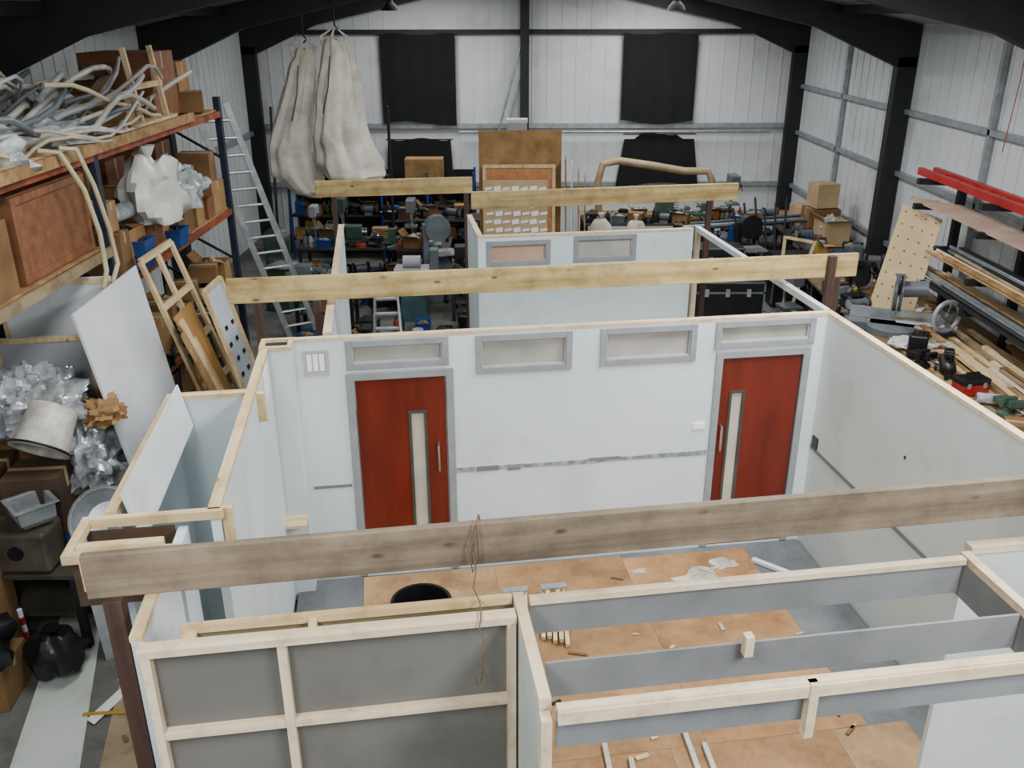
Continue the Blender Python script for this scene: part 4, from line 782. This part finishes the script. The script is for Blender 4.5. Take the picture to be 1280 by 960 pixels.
for y in (9.0,10.8,12.6):
    ps.append(P('upright',G().box(6.3,y-.05,.9,6.4,y+.05,2.75),STEEL))
    for z in (1.35,1.75,2.35,2.7): ps.append(P('arm',G().bar((6.34,y,z),(5.7,y,z+.03),.08,.08),STEEL))
thing('cantilever_rack','black steel cantilever rack holding bars and lengths','rack',ps)
for k in range(28):
    z=[1.42,1.82][k%2]+.05*(k//14); x=5.76+.035*(k%14)+random.uniform(-.01,.01); m=[STEEL,PLY,GRYM,pine('Y'),ALU,DULLB,STEEL][k%7]
    y0=8.3+random.uniform(0,1.2); y1=12.5+random.uniform(-1.6,.8); dx=random.uniform(-.05,.05)
    g=G().cyl((x,y0,z+.03),(x+dx,y1,z+.03),.022,n=10) if k%3 else G().bar((x,y0,z+.03),(x+dx,y1,z+.03),.07,.035)
    thing('rack_length','long %s length lying on the wall rack'%nm(m),'bar',[P('rack_length',g,m,smooth=bool(k%3))],group='lengths on the wall rack')
for k in range(5):
    thing('timber_length','pinkish timber length on the upper rack arm','timber',[P('timber_length',G().bar((5.85+.09*k,8.8+.2*k,2.42),(5.85+.09*k,13.0-.15*k,2.42),.08,.04),mat('pinkish','#a08472','#b59a86',.6,2))],group='timber on the upper rack')
thing('red_track','chunky red metal track section on the top rack arm','track',[P('rail',G().box(5.85,9.4,2.76,5.92,13.0,2.86),RED,bev=.004),P('rail',G().box(6.07,9.4,2.76,6.14,13.0,2.86),RED,bev=.004)]+[P('rung',G().box(5.92,9.6+.42*k,2.78,6.07,9.66+.42*k,2.83),RED) for k in range(8)])
A,Bq,C,D=[Vector(q) for q in ((5.12,12.25,.9),(5.62,11.9,.9),(6.1,12.5,2.2),(5.66,12.85,2.36))]
peg=[P('panel',G().slab([A,Bq,C,D],.018),mat('peg_pine','#b59b70','#c4ac82',.6,2))]
for r in range(9):
    for c in range(4):
        a=(c+.5)/4; t=(r+.5)/9; w_=(A*(1-a)+Bq*a)*(1-t)+(D*(1-a)+C*a)*t; nrm=(Bq-A).cross(D-A).normalized()
        nrm=nrm if nrm.y<0 else -nrm
        peg.append(P('hole',G().cyl(w_+nrm*.019,w_+nrm*.022,.013,n=8),CARD2))
thing('pegboard','pale wooden board with rows of holes leaning on the bench','board',peg)
mitre(5.2,11.5,.9,-.4,GRYM,1.8); mitre(5.25,12.9,.9,.3,BLKP,1.4)
fan(5.6,10.9,1.04,ALU,.3,.2); grinder(5.0,12.3,.9,.3); fan(5.1,13.5,.9,ALU,-.6,.18)
thing('paper_sheet','crumpled white sheet of paper on the bench','paper',[P('paper_sheet',G().blob((5.1,10.8,.97),(.22,.2,.07),.25,5,30,2.0),WPL,smooth=True)])
tin(5.6,7.75,1.08,RED,.09,.16); fan(5.25,7.7,.92,ALU,.6,.13); compressor(5.15,9.8,.92,BLKP,1.2,.6)
tin(5.35,10.5,.92,RED,.06,.14); scatter(4.95,5.3,8.0,9.4,.93,.3,4,'y'); scatter(4.95,5.1,10.1,10.6,.93,.3,8,'y'); scatter(4.95,5.15,12.0,14.0,.9,.3,6,'y'); scatter(5.4,5.6,12.6,14.0,.9,.34,2,'y'); scatter(5.9,6.15,13.0,14.0,.9,.34,2,'y')
scatter(5.1,5.3,7.7,13.8,.33,.4,3,'y')
for k in range(12):
    thing('timber_offcut','short timber offcut across the bench','timber',[P('timber_offcut',G().ob((5.3+.05*k,10.3+.2*k,1.04+.012*(k%4)),(random.uniform(.3,.8),.08,.025),(0,.05,.5*k)),[pine('X'),WHITE,DULLB,PLY][k%4])])
for k,(x,y,s) in enumerate(((6.0,17.2,.6),(6.0,16.5,.5),(5.95,17.9,.5))):
    carton(x,y,.9,s,.5,s*.9,.1*k,CARD3 if k else CARD2,k==1)
carton(6.0,17.2,1.46,.45,.4,.45,.2,CARD3)
bench(5.4,14.6,6.5,18.15,.9,'side bench stacked with cardboard boxes and tools',m=DBENCH)
scatter(5.55,5.7,14.8,17.9,.9,.33,4,'y'); scatter(5.95,6.2,14.8,16.1,.9,.36,7,'y'); scatter(5.6,5.9,14.9,17.8,.33,.36,1,'y')
thing('angled_stand','pale angled timber stand leaning over the workshop floor','stand',[P('leg',G().bar((4.9,15.0,0),(5.2,15.0,1.3),.05,.04),pine('Z')),P('brace',G().bar((5.2,15.0,1.28),(4.8,15.4,1.28),.05,.04),pine('Z')),P('leg',G().bar((4.8,15.4,0),(4.8,15.4,1.3),.05,.04),pine('Z'))])
drillpress(4.6,14.2,0,GRYM,1.3,.3); toolbox(4.3,13.0,0,RED,.5,.3,.3,.4); sbin(3.9,12.4,0,GRYM,.5,.4,.3,.2)
compressor(4.4,13.6,0,GRNM,.4,.9); scatter(2.7,4.7,12.3,12.5,0,.38,4); scatter(4.7,5.2,15.9,16.5,0,.35,5,'y'); scatter(2.6,4.6,16.1,16.5,0,.36,3); bandsaw(4.4,16.3,0,BLKP,.2,.85)
for k in range(6):
    thing('steel_bar','dark steel length leaning by the benches','bar',[P('steel_bar',G().cyl((4.5+.12*k,16.3,0),(4.2+.2*k,16.85,1.5+.1*(k%3)),.02,n=8),STEEL)],group='leaning steel lengths')
